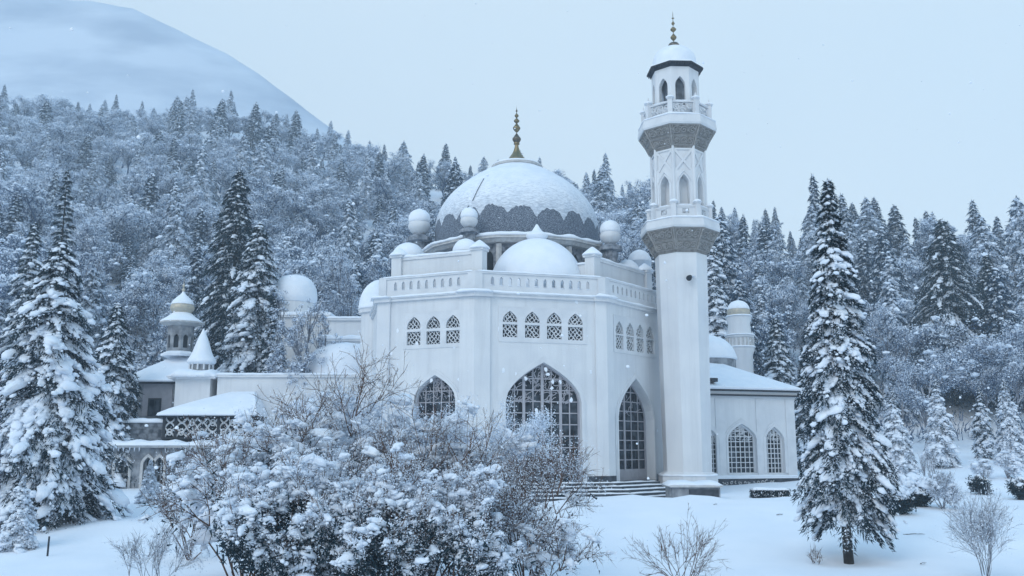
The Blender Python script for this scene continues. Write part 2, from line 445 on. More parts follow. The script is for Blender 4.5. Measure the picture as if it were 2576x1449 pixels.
# mountain: a long shoulder falling to the right, snow with dark scree
MPROF = [(-1500, -420), (-700, -230), (-300, -70), (0, -22), (180, 0), (300, 25), (400, 75), (480, 110), (560, 140), (640, 185), (720, 245), (800, 300), (870, 350), (960, 430), (1150, 560), (1400, 760), (1700, 1000)]
MY = 640.0
def crest(x):
    c = 1288 + F_PX * x / MY * 0.97
    return zat(itp(MPROF, min(1700, max(-1500, c))), MY)
mb = MB()
mx_ = np.arange(-800, 90, 12.0)
rows = [(-260, 0.0), (-225, .12), (-185, .26), (-150, .39), (-115, .53), (-80, .67), (-50, .80), (-25, .91), (-10, .97), (0, 1.0), (25, .985), (70, .93), (150, .82)]
V = []
for dy, k in rows:
    for x in mx_:
        cz = crest(x)
        g = abs(nz(x * 0.012, dy * 0.004, 7.0))
        V.append((x, MY + dy + 12 * nz(x * 0.01, 3.3, dy * .01), -20 + (cz + 20) * k - (1 - abs(2 * k - 1)) * 16 * g + 2.2 * nz(x * .05, dy * .05, 1.5)))
n_ = len(mx_)
ii = (np.arange(len(rows) - 1)[:, None] * n_ + np.arange(n_ - 1)[None, :]).reshape(-1)
mb.add(V, np.stack([ii, ii + 1, ii + n_ + 1, ii + n_], -1))
M['mountain'] = material('mountain_snow', (0.36, 0.42, 0.52), (0.62, 0.67, 0.75), 0.012, 0.95, detail=8, lo=0.36, hi=0.6, stretch=(1, 1, 2.5))
tag(mb.build('mountain', M['mountain'], smooth=True, loc=(0, MY, 0)), kind='structure')

# ---------------------------------------------------------------- snow-laden air
hz = MB()
box(hz, -780, 780, -75, 860, -24, 420)
hm = bpy.data.materials.new('haze'); hm.use_nodes = True
ht = hm.node_tree
ht.nodes.remove(ht.nodes['Principled BSDF'])
pv = ht.nodes.new('ShaderNodeVolumePrincipled')
pv.inputs['Color'].default_value = (0.78, 0.90, 1.0, 1)
pv.inputs['Density'].default_value = 0.0008
pv.inputs['Anisotropy'].default_value = 0.0
ht.links.new(pv.outputs[0], ht.nodes['Material Output'].inputs['Volume'])
tag(hz.build('haze', hm, loc=(0, 0, 0)), kind='stuff')
# ---------------------------------------------------------------- the mosque
FZ = 0.0
A_, B_, C_, D_ = (-7.58, 51.8), (-2.04, 49.4), (5.28, 51.4), (9.6, 57.0)
POLY = [A_, B_, C_, D_, (10.3, 64.0), (6.5, 70.0), (-3.5, 71.0), (-9.2, 66.0), (-9.0, 58.6)]
CEN = (0.2, 60.6)
Z_C, Z_B, Z_T = 10.27, 10.36, 11.49            # cornice, foot and top of the balustrade
mosque = thing('mosque', 'large white domed mosque with pointed arch windows and snow on its roofs', 'mosque', (0.2, 60.0, -0.7))
fAB, fBC, fCD, fAA = Frame(A_, B_), Frame(B_, C_), Frame(C_, D_), Frame(POLY[8], A_)
walls = MB(); trims = MB(); plinth = MB()

def muntins(mb, f, cx, w_, z0, zs, zt, nx, nzv, wv, bar=0.035, mull=None, dep=0.05):
    for i in range(nx + 1):
        u = cx - w_ / 2 + w_ * i / nx
        b = bar * (2.6 if mull and i in mull else 1.0)
        u_ = min(max(u, cx - w_ / 2 + b), cx + w_ / 2 - b)
        zt_ = arch_top(u_, cx, w_, zs, zt)
        fbox(mb, f, u_ - b, u_ + b, z0, zt_ - 0.02, wv - dep, wv + (0.02 if b > bar else 0))
    for j in range(nzv + 1):
        z = z0 + (zt - z0) * j / nzv * 0.97
        hw = arch_half(z, w_, zs, zt)
        if hw < 0.12: continue
        fbox(mb, f, cx - hw, cx + hw, z - bar, z + bar, wv - dep + 0.004, wv - 0.006)

def tracery(mb, f, cx, w_, z0, z1, zs, zt, wv, n, seed, rad=0.03):
    """branching leaf tracery in an arch head"""
    rng = random.Random(seed)
    for i in range(n):
        z = rng.uniform(z0, z1); hw = arch_half(z, w_, zs, zt)
        u = cx + rng.uniform(-hw, hw) * 0.9
        a = rng.uniform(0, 6.28); pts = []
        for k in range(5):
            if abs(u - cx) > arch_half(z, w_, zs, zt) - 0.02 or z > zt or z < z0: break
            pts.append(f.pt(u, z, wv - 0.02)); a += rng.uniform(-.8, .8)
            u += 0.14 * math.cos(a); z += 0.14 * math.sin(a)
        if len(pts) > 2: tube(mb, pts, rad, 3)

def arch_window(f, root, cx, w_, z0, zs, zt, rec, nx, nzv, label=None, mull=None, trac=0, seed=1, frame_mat='grey_paint', bar=0.035, name='window', dado=0.0):
    out = arch(cx, w_, z0, zs, zt, 10)
    fr = MB()
    inner = arch(cx, w_ - 0.14, z0, zs, zt - 0.09, 10)
    band(fr, f, inner, out, -rec, -rec + 0.09)
    muntins(fr, f, cx, w_ - 0.1, z0 + dado, zs, zt - 0.06, nx, nzv, -rec + 0.05, bar, mull)
    if dado: fbox(fr, f, cx - w_ / 2 + .02, cx + w_ / 2 - .02, z0, z0 + dado, -rec - .02, -rec + 0.06)
    if trac: tracery(fr, f, cx, w_, zs - 0.1, zt, zs, zt, -rec + 0.05, trac, seed, bar * 0.85)
    wobj = fr.build(name, M[frame_mat], root)
    if label: wobj['label'] = label
    g = MB(); sheet(g, f, arch(cx, w_, z0, zs, zt, 10), -rec - 0.03)
    g.build('glass', M['glass'], wobj)
    mo = MB()
    o2 = arch(cx, w_ + 0.34, z0, zs, zt + 0.21, 10)
    o1 = arch(cx, w_ + 0.02, z0, zs, zt + 0.01, 10)
    band(mo, f, o1, o2, -0.02, 0.07)
    o3 = arch(cx, w_ + 0.56, z0, zs, zt + 0.36, 10)
    band(mo, f, arch(cx, w_ + 0.30, z0, zs, zt + 0.185, 10), o3, -0.02, 0.035)
    mo.build('arch_moulding', M['plaster_trim'], wobj, smooth='auto')
    return out

def jali(f, root, cols, seed):
    """a pierced plaster screen: (centre, width, z0, z1, round head) lights"""
    rng = random.Random(seed)
    holes = []
    u0 = min(c[0] - c[1] / 2 for c in cols) - 0.16; u1 = max(c[0] + c[1] / 2 for c in cols) + 0.16
    z0 = min(c[2] for c in cols) - 0.14; z1 = max(c[3] for c in cols) + 0.16
    for cx, w_, a, b, rd in cols:
        holes.append(arch(cx, w_, a, b - w_ * 0.62, b, 6) if rd else [(cx - w_ / 2, a), (cx - w_ / 2, b), (cx + w_ / 2, b), (cx + w_ / 2, a)])
    pan = MB()
    pierced(pan, f, u0, u1, z0, z1, holes, 0.03, 0.2)
    for (ua, ub, za, zb) in ((u0 - .07, u1 + .07, z1, z1 + .07), (u0 - .07, u1 + .07, z0 - .07, z0), (u0 - .07, u0, z0, z1), (u1, u1 + .07, z0, z1)):
        fbox(pan, f, ua, ub, za, zb, -.06, .035)
    p = pan.build('lattice_panel', M['plaster_trim'], root)
    for (cx, w_, a, b, rd), h in zip(cols, holes):
        sc = MB()
        pitch = 0.19
        zs = b - w_ * 0.62 if rd else b
        def inside(u, z):
            if abs(u - cx) > w_ / 2 or z < a or z > b: return False
            return (not rd) or abs(u - cx) <= arch_half(z, w_, zs, b)
        n = int((w_ + (b - a)) / pitch) + 2
        for sgn in (1, -1):
            for k in range(-n, n):
                pts = []
                off = k * pitch * 1.25
                steps = int((b - a) / 0.07) + 1
                for q in range(steps + 1):
                    z = a + (b - a) * q / steps
                    u = cx + sgn * (z - a) * 0.8 + off + 0.035 * math.sin(z * 17 + k * 2.1 + sgn)
                    if inside(u, z): pts.append(f.pt(u, z, -0.07 - 0.005 * sgn))
                    else:
                        if len(pts) > 1: tube(sc, pts, 0.027 * rng.uniform(.7, 1.25), 4)
                        pts = []
                if len(pts) > 1: tube(sc, pts, 0.027 * rng.uniform(.7, 1.25), 4)
        s_ = sc.build('lattice', M['plaster_trim'], p)
        dk = MB(); sheet(dk, f, h, -0.17); dk.build('lattice_backing', M['dark'], p)
    return (u0, u1, z0, z1)

# lattice screens laid out from each wall's own frame
def rows_of(f, xs, wpx, up, lo):
    out = []
    for x in xs:
        ua, z1 = f.px(x - wpx / 2, up[0]); ub, _ = f.px(x + wpx / 2, up[0])
        _, z0 = f.px(x, up[1]); out.append(((ua + ub) / 2, ub - ua, z0, z1, True))
    return out
def two_rows(f, xs, wpx, y_of):
    """y_of: for each column (top, mid-low, mid-high, bottom)"""
    cols = []
    for x, (a, b, c, d) in zip(xs, y_of):
        ua, _ = f.px(x - wpx / 2, a); ub, _ = f.px(x + wpx / 2, a)
        w_ = ub - ua; cx = (ua + ub) / 2
        cols.append((cx, w_, f.px(x, b)[1], f.px(x, a)[1], True))
        cols.append((cx, w_, f.px(x, d)[1], f.px(x, c)[1], False))
    return cols
jAB = two_rows(fAB, [1042, 1091, 1140], 34, [(797, 828, 835, 868), (795, 826, 833, 866), (792, 824, 831, 863)])
jBC = two_rows(fBC, [1283, 1339, 1394, 1447], 37, [(782, 810, 816, 848), (784, 812, 818, 850), (786, 814, 820, 853), (789, 817, 823, 856)])
jCD = two_rows(fCD, [1557, 1584, 1609, 1634], 19, [(808, 840, 843, 878), (812, 844, 847, 882), (816, 848, 851, 886), (820, 852, 855, 890)])

# arches
def arch_from_px(f, xl, xr, y_apex, y_spring, z0):
    ul, zs = f.px(xl, y_spring); ur, _ = f.px(xr, y_spring)
    cx = (ul + ur) / 2
    return cx, ur - ul, z0, zs, f.px((xl + xr) / 2, y_apex)[1]
aAB = arch_from_px(fAB, 1043, 1146, 944, 1005, 0.0)
aBC = arch_from_px(fBC, 1272, 1462, 912, 1010, 0.0)
aCD = arch_from_px(fCD, 1554, 1643, 953, 1052, 0.0)
for f, a, j in ((fAB, aAB, jAB), (fBC, aBC, jBC), (fCD, aCD, jCD)):
    hole = arch(*a, 10)
    u0 = min(c[0] - c[1] / 2 for c in j) - 0.16; u1 = max(c[0] + c[1] / 2 for c in j) + 0.16
    z0 = min(c[2] for c in j) - 0.14; z1 = max(c[3] for c in j) + 0.16
    rect = [(u0, z0), (u0, z1), (u1, z1), (u1, z0)]
    # the arch stands on the floor, so the wall starts at the floor on both sides of it
    foot = [(0, 0)] + hole + [(f.L, 0), (f.L, Z_B), (0, Z_B)]
    loops = [foot, rect]
    flat = [p for l in loops for p in l]
    tris = tessellate_polygon([[Vector((p, q, 0)) for p, q in l] for l in loops])
    fs = []
    for t in tris:
        p, q, r_ = [flat[i] for i in t]
        s_ = (q[0] - p[0]) * (r_[1] - p[1]) - (q[1] - p[1]) * (r_[0] - p[0])
        fs.append(tuple(t) if s_ > 0 else (t[0], t[2], t[1]))
    walls.add([f.pt(p, q, 0) for p, q in flat], fs)
    n = len(hole); dep = 0.95
    walls.add([f.pt(p, q, 0) for p, q in hole] + [f.pt(p, q, -dep) for p, q in hole], [(i, n + i, n + i + 1, i + 1) for i in range(n - 1)])
for i in range(3, 9):
    p, q = POLY[i], POLY[(i + 1) % 9]
    f = Frame(p, q); sheet(walls, f, [(0, 0), (f.L, 0), (f.L, Z_B), (0, Z_B)], 0)
prism(walls, [(CEN[0] + (p[0] - CEN[0]) * .93, CEN[1] + (p[1] - CEN[1]) * .93) for p in POLY], 10.2, 10.45)
wall_o = walls.build('wall', M['stucco'], mosque)
arch_window(fAB, mosque, *aAB, 0.35, 5, 9, 'pointed arch window half hidden by the shrubs', trac=70, seed=4, bar=0.024)
arch_window(fBC, mosque, *aBC, 0.35, 8, 10, 'widest pointed arch window with leaf tracery in its head', mull=(2, 4, 6), trac=110, seed=5, bar=0.03)
arch_window(fCD, mosque, *aCD, 0.60, 5, 9, 'tall narrow glazed door in a deep pointed arch', mull=(2,), trac=16, seed=6, bar=0.028, name='door', dado=0.62)
jali(fAB, mosque, jAB, 1); jali(fBC, mosque, jBC, 2); jali(fCD, mosque, jCD, 3)
# faint window on the receding left wall
fb = MB(); fbox(fb, fAA, fAA.L * .35, fAA.L * .75, 6.6, 9.2, -.02, .04); fb.build('blind_window', M['plaster_trim'], mosque)

# corner pilasters, cornice, plinth
CORN = MB(); SN = MB()
def pier(mb, p, fa, fb_, wd, proj, z0, z1):
    """a pilaster wrapping a corner"""
    n = fa.n + fb_.n; n = n / np.linalg.norm(n); t = np.array([-n[1], n[0]])
    q = np.array(p)
    L = q - fa.d * wd; Rr = q + fb_.d * wd
    k = proj / max(.3, float(n @ fa.n))
    pts = [L - fa.n * .1, L + fa.n * proj, q + n * k, Rr + fb_.n * proj, Rr - fb_.n * .1, q - n * .3]
    prism(mb, [tuple(x) for x in pts], z0, z1)
    return pts
for nm, p, fa, fb_, wd in (('A', A_, fAA, fAB, 0.75), ('B', B_, fAB, fBC, 0.85), ('C', C_, fBC, fCD, 0.62), ('D', D_, fCD, Frame(D_, POLY[4]), .5)):
    pm = MB(); pier(pm, p, fa, fb_, wd, .13, 0.0, Z_C - .25); pm.build('pilaster', M['stucco'], mosque)
    pts = pier(CORN, p, fa, fb_, wd + .1, .34, Z_C - .245, Z_C + .005)
    snow_strip(SN, [(pts[k][0], pts[k][1], Z_C) for k in (1, 2, 3)], 0.36, 0.17, seed=ord(nm) % 9)
    pier(plinth, p, fa, fb_, wd + .02, .16, -1.1, 0.34)
for f in (fAA, fAB, fBC, fCD):
    fbox(CORN, f, .3, f.L - .3, Z_C - .22, Z_C - .05, -.05, .16)
    fbox(CORN, f, .3, f.L - .3, Z_C - .06, Z_C, -.05, .24)
    snow_strip(SN, [f.pt(.4, Z_C, .10), f.pt(f.L - .4, Z_C, .10)], 0.34, 0.13, seed=f.L)
for f, a in ((fAB, aAB), (fBC, aBC), (fCD, aCD)):
    for u0, u1 in ((0.2, a[0] - a[1] / 2 - .3), (a[0] + a[1] / 2 + .3, f.L - .2)):
        fbox(plinth, f, u0, u1, -1.1, 0.33, -.1, .03)
    fbox(plinth, f, 0, f.L, -1.1, -0.01, -1.2, -.02)
co = CORN.build('cornice', M['plaster_trim'], mosque)
plinth.build('plinth', M['dark_stone'], mosque)

# pierced balustrade, one run per wall face
for f in (fAB, fBC, fCD):
    b = MB(); r_ = MB()
    g = f.inset(0.02)
    n = max(4, int((f.L - 1.2) / 0.52)); holes = []
    for i in range(n):
        u = 0.75 + (f.L - 1.5) * (i + .5) / n
        holes.append(arch(u, 0.20, 10.72, 11.06, 11.20, 4))
    pierced(b, g, 0.02, g.L - .02, Z_B - .06, 11.36, holes, 0, .16)
    bo = b.build('balustrade', M['plaster_trim'], mosque)
    fbox(r_, g, 0.0, g.L, 11.362, 11.47, -.24, .07)
    fbox(r_, g, 0.0, g.L, Z_B - .02, Z_B + .10, .0, .05)
    r_.build('handrail', M['plaster_trim'], bo)
    s_ = MB(); snow_strip(s_, [g.pt(.05, 11.46, -.08), g.pt(g.L - .05, 11.46, -.08)], 0.36, 0.10, seed=f.L * 3)
    s_.build('snow', M['snow'], bo, smooth=True)
    # snow caught in the openings
    s2 = MB()
    for i in range(n):
        u = 0.75 + (f.L - 1.5) * (i + .5) / n
        snow_strip(s2, [g.pt(u - .12, 10.72, -.05), g.pt(u + .12, 10.72, -.05)], .16, .05 + .16 * abs(nz(u * 2, f.L)), seed=u)
    s2.build('snow', M['snow'], bo, smooth=True)
for p, fa, fb_ in ((A_, fAA, fAB), (B_, fAB, fBC), (C_, fBC, fCD)):
    pm = MB(); pier(pm, p, fa, fb_, .42, .06, Z_B - .05, 11.49); pm.build('balustrade_post', M['plaster_trim'], mosque)

# set-back parapets with posts
def inner(p, k=0.90): return (CEN[0] + (p[0] - CEN[0]) * k, CEN[1] + (p[1] - CEN[1]) * k)
Z_P = 12.85
par_posts = []
for p, q in ((A_, B_), (C_, D_)):
    f = Frame(inner(p), inner(q)); pm = MB()
    fbox(pm, f, .2, f.L - .2, 10.4, Z_P - .18, -.3, 0); fbox(pm, f, .2, f.L - .2, Z_P - .18, Z_P, -.36, .07)
    po = pm.build('parapet', M['stucco'], mosque)
    s_ = MB(); snow_strip(s_, [f.pt(.3, Z_P - .01, -.14), f.pt(f.L - .3, Z_P - .01, -.14)], .46, .17, seed=p[0]); s_.build('snow', M['snow'], po, smooth=True)
    for u in ((.1, f.L - .1) if p != POLY[8] else (.1,)):
        c = f.pt(u, 0, -.15)
        pm = MB(); lathe(pm, [(.46, 10.4), (.46, Z_P - .02), (.58, Z_P), (.58, Z_P + .14)], 4, c, math.atan2(f.d[1], f.d[0]) + R(45))
        po = pm.build('parapet_post', M['stucco'], mosque)
        s_ = MB(); lathe(s_, curve_prof([(.60, Z_P + .13), (.57, Z_P + .24), (.36, Z_P + .42), (.16, Z_P + .58), (.02, Z_P + .66)], 4), 10, c); s_.build('snow', M['snow'], po, smooth=True)
    if p == C_:
        pass
# low return wall beside the front dome
f = Frame((1.9, 53.9), inner(C_)); pm = MB(); fbox(pm, f, 1.2, f.L - .2, 10.4, Z_P - .35, -.3, 0); po = pm.build('parapet', M['stucco'], mosque)
s_ = MB(); snow_strip(s_, [f.pt(1.2, Z_P - .36, -.14), f.pt(f.L - .3, Z_P - .36, -.14)], .4, .15, seed=8); s_.build('snow', M['snow'], po, smooth=True)

# roof snow
s_ = MB()
rp = [inner(p, .985) for p in POLY]
prism(s_, rp, 10.46, 10.62); s_.build('roof_snow', M['snow'], mosque)

# front dome
def dome_prof(r, z0, h, lift=.0, n=9):
    return [(r * math.cos(t * math.pi / 2) + 0.001, z0 + h * math.sin(t * math.pi / 2)) for t in [i / n for i in range(n + 1)]]
dc = (xat(1351, 53.9, 12.5), 53.9)
pm = MB(); lathe(pm, [(2.95, 10.5), (2.95, 11.2)] + dome_prof(2.86, 11.2, zat(602, 53.9) - 11.2, n=14), 48, dc)
fd = pm.build('front_dome', M['snow'], mosque, smooth=True)
pm = MB(); zt = zat(601, 53.9)
lathe(pm, curve_prof([(.02, zt - .3), (.42, zt - .1), (.62, zt + .06), (.66, zt + .22), (.5, zt + .36), (.34, zt + .46), (.2, zt + .66), (.05, zt + .9)], 4), 16, dc)
pm.build('finial', M['snow'], fd, smooth=True)

# drum, snow-covered cornice ring, main dome
mc = (xat(1300, 60.4, 15), 60.4)
pm = MB(); lathe(pm, [(5.75, 10.5), (5.75, 14.25)], 16, mc, R(11.25)); drum = pm.build('drum', M['drum'], mosque)
for k in range(16):
    a = R(11.25) + k * math.pi / 8; pm = MB()
    tube(pm, [(mc[0] + 5.8 * math.cos(a), mc[1] + 5.8 * math.sin(a), 12.3), (mc[0] + 5.8 * math.cos(a), mc[1] + 5.8 * math.sin(a), 14.2)], .2, 6)
    pm.build('drum_column', M['rim_stone'], drum)
for k in range(16):
    a = R(11.25) + (k + .5) * math.pi / 8
    if math.sin(a) > .3: continue
    for da in (-.09, .09):
        n_ = np.array([math.cos(a), math.sin(a)]); t_ = np.array([-n_[1], n_[0]])
        q = np.array(mc) + n_ * 5.64 + t_ * (da * 5.6)
        ff = Frame(q - t_ * .28, q + t_ * .28); wm = MB(); sheet(wm, ff, arch(.28, .5, 12.5, 13.4, 13.8, 5), .02); wm.build('drum_window', M['dark'], drum)
pm = MB(); lathe(pm, [(5.7, 14.22), (6.15, 14.24), (6.32, 14.42), (6.45, 14.46), (6.45, 14.62), (5.3, 14.78)], 16, mc, R(11.25))
ring = pm.build('drum_cornice', M['rim_stone'], mosque)
s_ = MB(); snow_strip(s_, [(mc[0] + 6.12 * math.cos(R(11.25) + k * math.pi / 8), mc[1] + 6.12 * math.sin(R(11.25) + k * math.pi / 8), 14.62) for k in range(16)], .78, .26, closed=True, seed=3)
s_.build('snow', M['snow'], ring, smooth=True)
DP = curve_prof([(5.42, 14.5), (5.50, 15.3), (5.52, 16.1), (5.40, 16.9), (5.02, 17.85), (4.35, 18.75), (3.45, 19.55), (2.40, 20.25), (1.45, 20.75)], 5)
pm = MB(); lathe(pm, DP, 72, mc); dome = pm.build('main_dome', M['slate'], mosque, smooth=True)
# the snow shell ends in scallops above the bare slates
s_ = MB(); nA, nP = 420, 30
zs_ = np.array([p[1] for p in DP]); rs_ = np.array([p[0] for p in DP])
V = []
for k in range(nA):
    a = 2 * math.pi * k / nA
    ze = 16.15 + .62 * abs(math.sin(9.5 * a + .25)) ** .7 + .5 * nz(math.cos(a) * 1.2, math.sin(a) * 1.2, 2.0) + .16 * nz(math.cos(a) * 16, math.sin(a) * 16) + .12 * nz(math.cos(a) * 41, math.sin(a) * 41)
    for j in range(nP):
        t = j / (nP - 1); z = ze + (20.78 - ze) * t
        r = float(np.interp(z, zs_, rs_)) + .008 + .075 * min(1, t * 6) + .03 * nz(a * 5, z * 1.7, 4) + .012 * nz(a * 23, z * 7, 4)
        V.append((mc[0] + r * math.cos(a), mc[1] + r * math.sin(a), z))
fs = []
for k in range(nA):
    k2 = (k + 1) % nA
    for j in range(nP - 1): fs.append((k * nP + j, k2 * nP + j, k2 * nP + j + 1, k * nP + j + 1))
s_.add(V, fs); s_.build('snow', M['dome_snow'], dome, smooth=True)
pm = MB()
cab = []
for i in range(9):
    px, py = 1217 - i * 3.4, 447 + i * 8.3
    zz = zat(py, 56.5); cab.append((xat(px, 56.5, zz), 0, zz))
for i, (x, y, z) in enumerate(cab):
    r = float(np.interp(z, zs_, rs_)) + .13; cab[i] = (x, mc[1] - math.sqrt(max(.1, r * r - (x - mc[0]) ** 2)), z)
tube(pm, cab, .022, 4); pm.build('cable', M['iron'], dome)
pm = MB(); lathe(pm, [(1.4, 20.68), (1.72, 20.72), (1.74, 20.86), (1.3, 20.9)], 32, mc); cap = pm.build('cap_ring', M['rim_stone'], dome)
pm = MB(); lathe(pm, curve_prof([(1.70, 20.86), (1.62, 21.0), (1.1, 21.12), (.72, 21.25)], 3), 32, mc); pm.build('cap_snow', M['snow'], dome, smooth=True)
def finial(parent, c, z0, z1, bulbs, cone=None, mats=('gold', 'bronze'), rod=.03):
    """bulbs: (fraction of the height, radius, half height, material)"""
    H = z1 - z0
    root = MB(); tube(root, [(c[0], c[1], z0), (c[0], c[1], z0 + H * .9), (c[0], c[1], z1)], [rod, rod * .8, .004], 6)
    fo = root.build('finial', M['bronze'], parent)
    if cone:
        m_ = MB(); lathe(m_, curve_prof(cone, 4), 20, c); m_.build('finial_base', M['gold'], fo, smooth=True)
    for t, r, hh, mt in bulbs:
        z = z0 + H * t; m_ = MB()
        lathe(m_, curve_prof([(.02, z - hh * 1.15), (r * .55, z - hh * .75), (r, z - hh * .05), (r * .62, z + hh * .55), (.025, z + hh * 1.2)], 4), 14, c)
        m_.build('finial_ball', M[mt], fo, smooth=True)
    return fo
zf = lambda y, Y: zat(y, Y)
za, zb = zf(398, 60.4), zf(266, 60.4)
finial(dome, mc, za, zb, [((zf(y, 60.4) - za) / (zb - za), r, h, m_) for y, r, h, m_ in
       ((350, .30, .36, 'bronze'), (322, .26, .30, 'gold'), (304, .20, .17, 'gold'), (291, .15, .15, 'gold'), (279, .07, .10, 'bronze'))],
       cone=[(.62, za - .12), (.50, za + .05), (.30, za + .35), (.16, za + .72), (.13, za + .95), (.2, za + 1.0), (.17, za + 1.12), (.03, za + 1.15)])

# stacked-ball turrets round the drum and small snowed domes behind the parapet
def ball_turret(px, ytop, ybase, Y, rpx):
    c = (xat(px, Y, zat((ytop + ybase) / 2, Y)), Y); k = mpp(Y, 16); r = rpx * k
    zt_ = zat(ytop, Y)
    b = MB(); lathe(b, curve_prof([(r * .45, zt_ - 2.32 * r), (r * .72, zt_ - 2.12 * r), (r * .97, zt_ - 1.75 * r), (r * .98, zt_ - 1.42 * r), (r * .86, zt_ - 1.12 * r)], 4), 20, c)
    bo = b.build('turret', M['stucco'], mosque, smooth=True)
    b = MB(); lathe(b, [(r * .7, 10.5), (r * .7, zt_ - 3.1 * r), (r * 1.15, zt_ - 3.0 * r), (r * 1.15, zt_ - 2.66 * r), (r * .5, zt_ - 2.3 * r)], 8, c); b.build('turret_base', M['drum'], bo)
    b = MB(); lathe(b, curve_prof([(r * .93, zt_ - 1.22 * r), (r * 1.0, zt_ - 1.0 * r), (r * .94, zt_ - .6 * r), (r * .68, zt_ - .22 * r), (r * .28, zt_ - .03 * r), (.01, zt_ + .1 * r)], 4), 20, c); b.build('snow', M['snow'], bo, smooth=True)
ball_turret(1055, 527, 590, 59.5, 28)
ball_turret(1180, 523, 584, 54.4, 22)
ball_turret(1535, 555, 615, 56.5, 26)
def small_dome(px, ytop, ybase, Y, rpx, name='small_dome', cone=.25):
    zt_ = zat(ytop, Y); r = rpx * mpp(Y, 12); c = (xat(px, Y, zt_), Y)
    z0 = zat(ybase, Y)
    b = MB(); lathe(b, [(r, 10.5), (r, z0)] + curve_prof([(r * 1.02, z0), (r * .94, z0 + (zt_ - z0) * .35), (r * .66, z0 + (zt_ - z0) * .74), (r * .3, z0 + (zt_ - z0) * (1 - .3 * cone)), (.02, zt_)], 4), 24, c)
    b.build(name, M['snow'], mosque, smooth=True)
small_dome(1028, 610, 650, 55.2, 42); small_dome(1172, 600, 636, 53.0, 34); small_dome(1608, 628, 660, 58.6, 30); small_dome(1578, 655, 690, 57.5, 34, cone=0)
SN.build('snow', M['snow'], co, smooth=True)
# side apse whose rounded snow roof shows past the left corner
pc = (xat(955, 59.5, 9), 59.5); za_ = zat(772, 58.2)
pm = MB(); lathe(pm, [(1.25, -.9), (1.25, za_ - .35), (1.42, za_ - .3), (1.42, za_ - .02)], 20, pc); ap = pm.build('apse', M['stucco'], mosque, smooth='auto')
pm = MB(); lathe(pm, [(1.48, za_ - .04)] + dome_prof(1.42, za_ + .1, zat(704, 59.5) - za_ - .1), 24, pc); pm.build('snow', M['snow'], ap, smooth=True)

# patches of driven snow stuck to the walls
rng = random.Random(31); b = MB()
for f, n in ((fAB, 14), (fBC, 18), (fCD, 10)):
    for _ in range(n):
        u, z = rng.uniform(.6, f.L - .6), rng.uniform(2.5, 10.0)
        o_ = [(u + (.05 + .09 * rng.random()) * math.cos(a), z + (.06 + .12 * rng.random()) * math.sin(a)) for a in np.linspace(0, 5.6, 8)]
        V = [f.pt(p, q, .006) for p, q in o_] + [f.pt(u, z, .035)]
        b.add(V, [(i, (i + 1) % 8, 8) for i in range(8)])
tag(b.build('stuck_snow', M['snow'], wall_o, smooth=True), kind='stuff')
# ---------------------------------------------------------------- the minaret
MY_ = 54.6
mz = lambda y: zat(y, MY_)
MXC = xat(1730, MY_, 0.5)
minaret = thing('minaret', 'tall white octagonal minaret with two carved balconies and a snow-capped dome', 'minaret', (MXC, MY_, -0.7))
mcx = (MXC, MY_)
ROT = R(-67.5 + 2.5)
def oct_face(k, r, z=0):
    a0, a1 = ROT + k * math.pi / 4 - math.pi / 4, ROT + k * math.pi / 4
    return Frame((mcx[0] + r * math.cos(a0), mcx[1] + r * math.sin(a0)), (mcx[0] + r * math.cos(a1), mcx[1] + r * math.sin(a1)))
def rad(px_w, y): return px_w / 2 * mpp(MY_, mz(y)) * 1.04
b = MB(); r0, r1 = rad(117, 1190), rad(126, 640)
lathe(b, [(r0 + .32, -1.2), (r0 + .32, mz(1196)), (r0 + .2, mz(1190)), (r0, mz(1186)), (r1, mz(632))], 8, mcx, ROT)
shaft = b.build('shaft', M['stucco'], minaret)
b = MB(); snow_strip(b, [(mcx[0] + (r0 + .25) * math.cos(ROT + k * math.pi / 4), mcx[1] + (r0 + .25) * math.sin(ROT + k * math.pi / 4), mz(1196)) for k in range(8)], .2, .10, closed=True)
b.build('snow', M['snow'], shaft, smooth=True)

def spiral(mb, quad, u0, v0, s, turns, r, off, seed=0):
    """a carved scroll on the four-cornered face quad (bottom left, bottom right, top right, top left)"""
    q = [np.array(p, float) for p in quad]
    n = np.cross(q[1] - q[0], q[3] - q[0]); n /= np.linalg.norm(n)
    asp = np.linalg.norm(q[1] - q[0]) / np.linalg.norm(q[3] - q[0])
    pts = []
    for i in range(13):
        t = i / 12; a = seed + turns * 6.28 * t; rr = s * (1 - .85 * t)
        u = u0 + rr * math.cos(a) / asp; v = v0 + rr * math.sin(a)
        if not (0.03 < u < .97 and .05 < v < .95): 
            if len(pts) > 1: break
            continue
        p = (q[0] * (1 - u) + q[1] * u) * (1 - v) + (q[3] * (1 - u) + q[2] * u) * v
        pts.append(p + n * off)
    if len(pts) > 2: tube(mb, pts, r, 4)
def quad_bar(mb, quad, a, b_, r, off=.0):
    q = [np.array(p, float) for p in quad]
    n = np.cross(q[1] - q[0], q[3] - q[0]); n /= np.linalg.norm(n)
    f = lambda u, v: (q[0] * (1 - u) + q[1] * u) * (1 - v) + (q[3] * (1 - u) + q[2] * u) * v + n * off
    tube(mb, [f(*a), f(*b_)], r, 4)

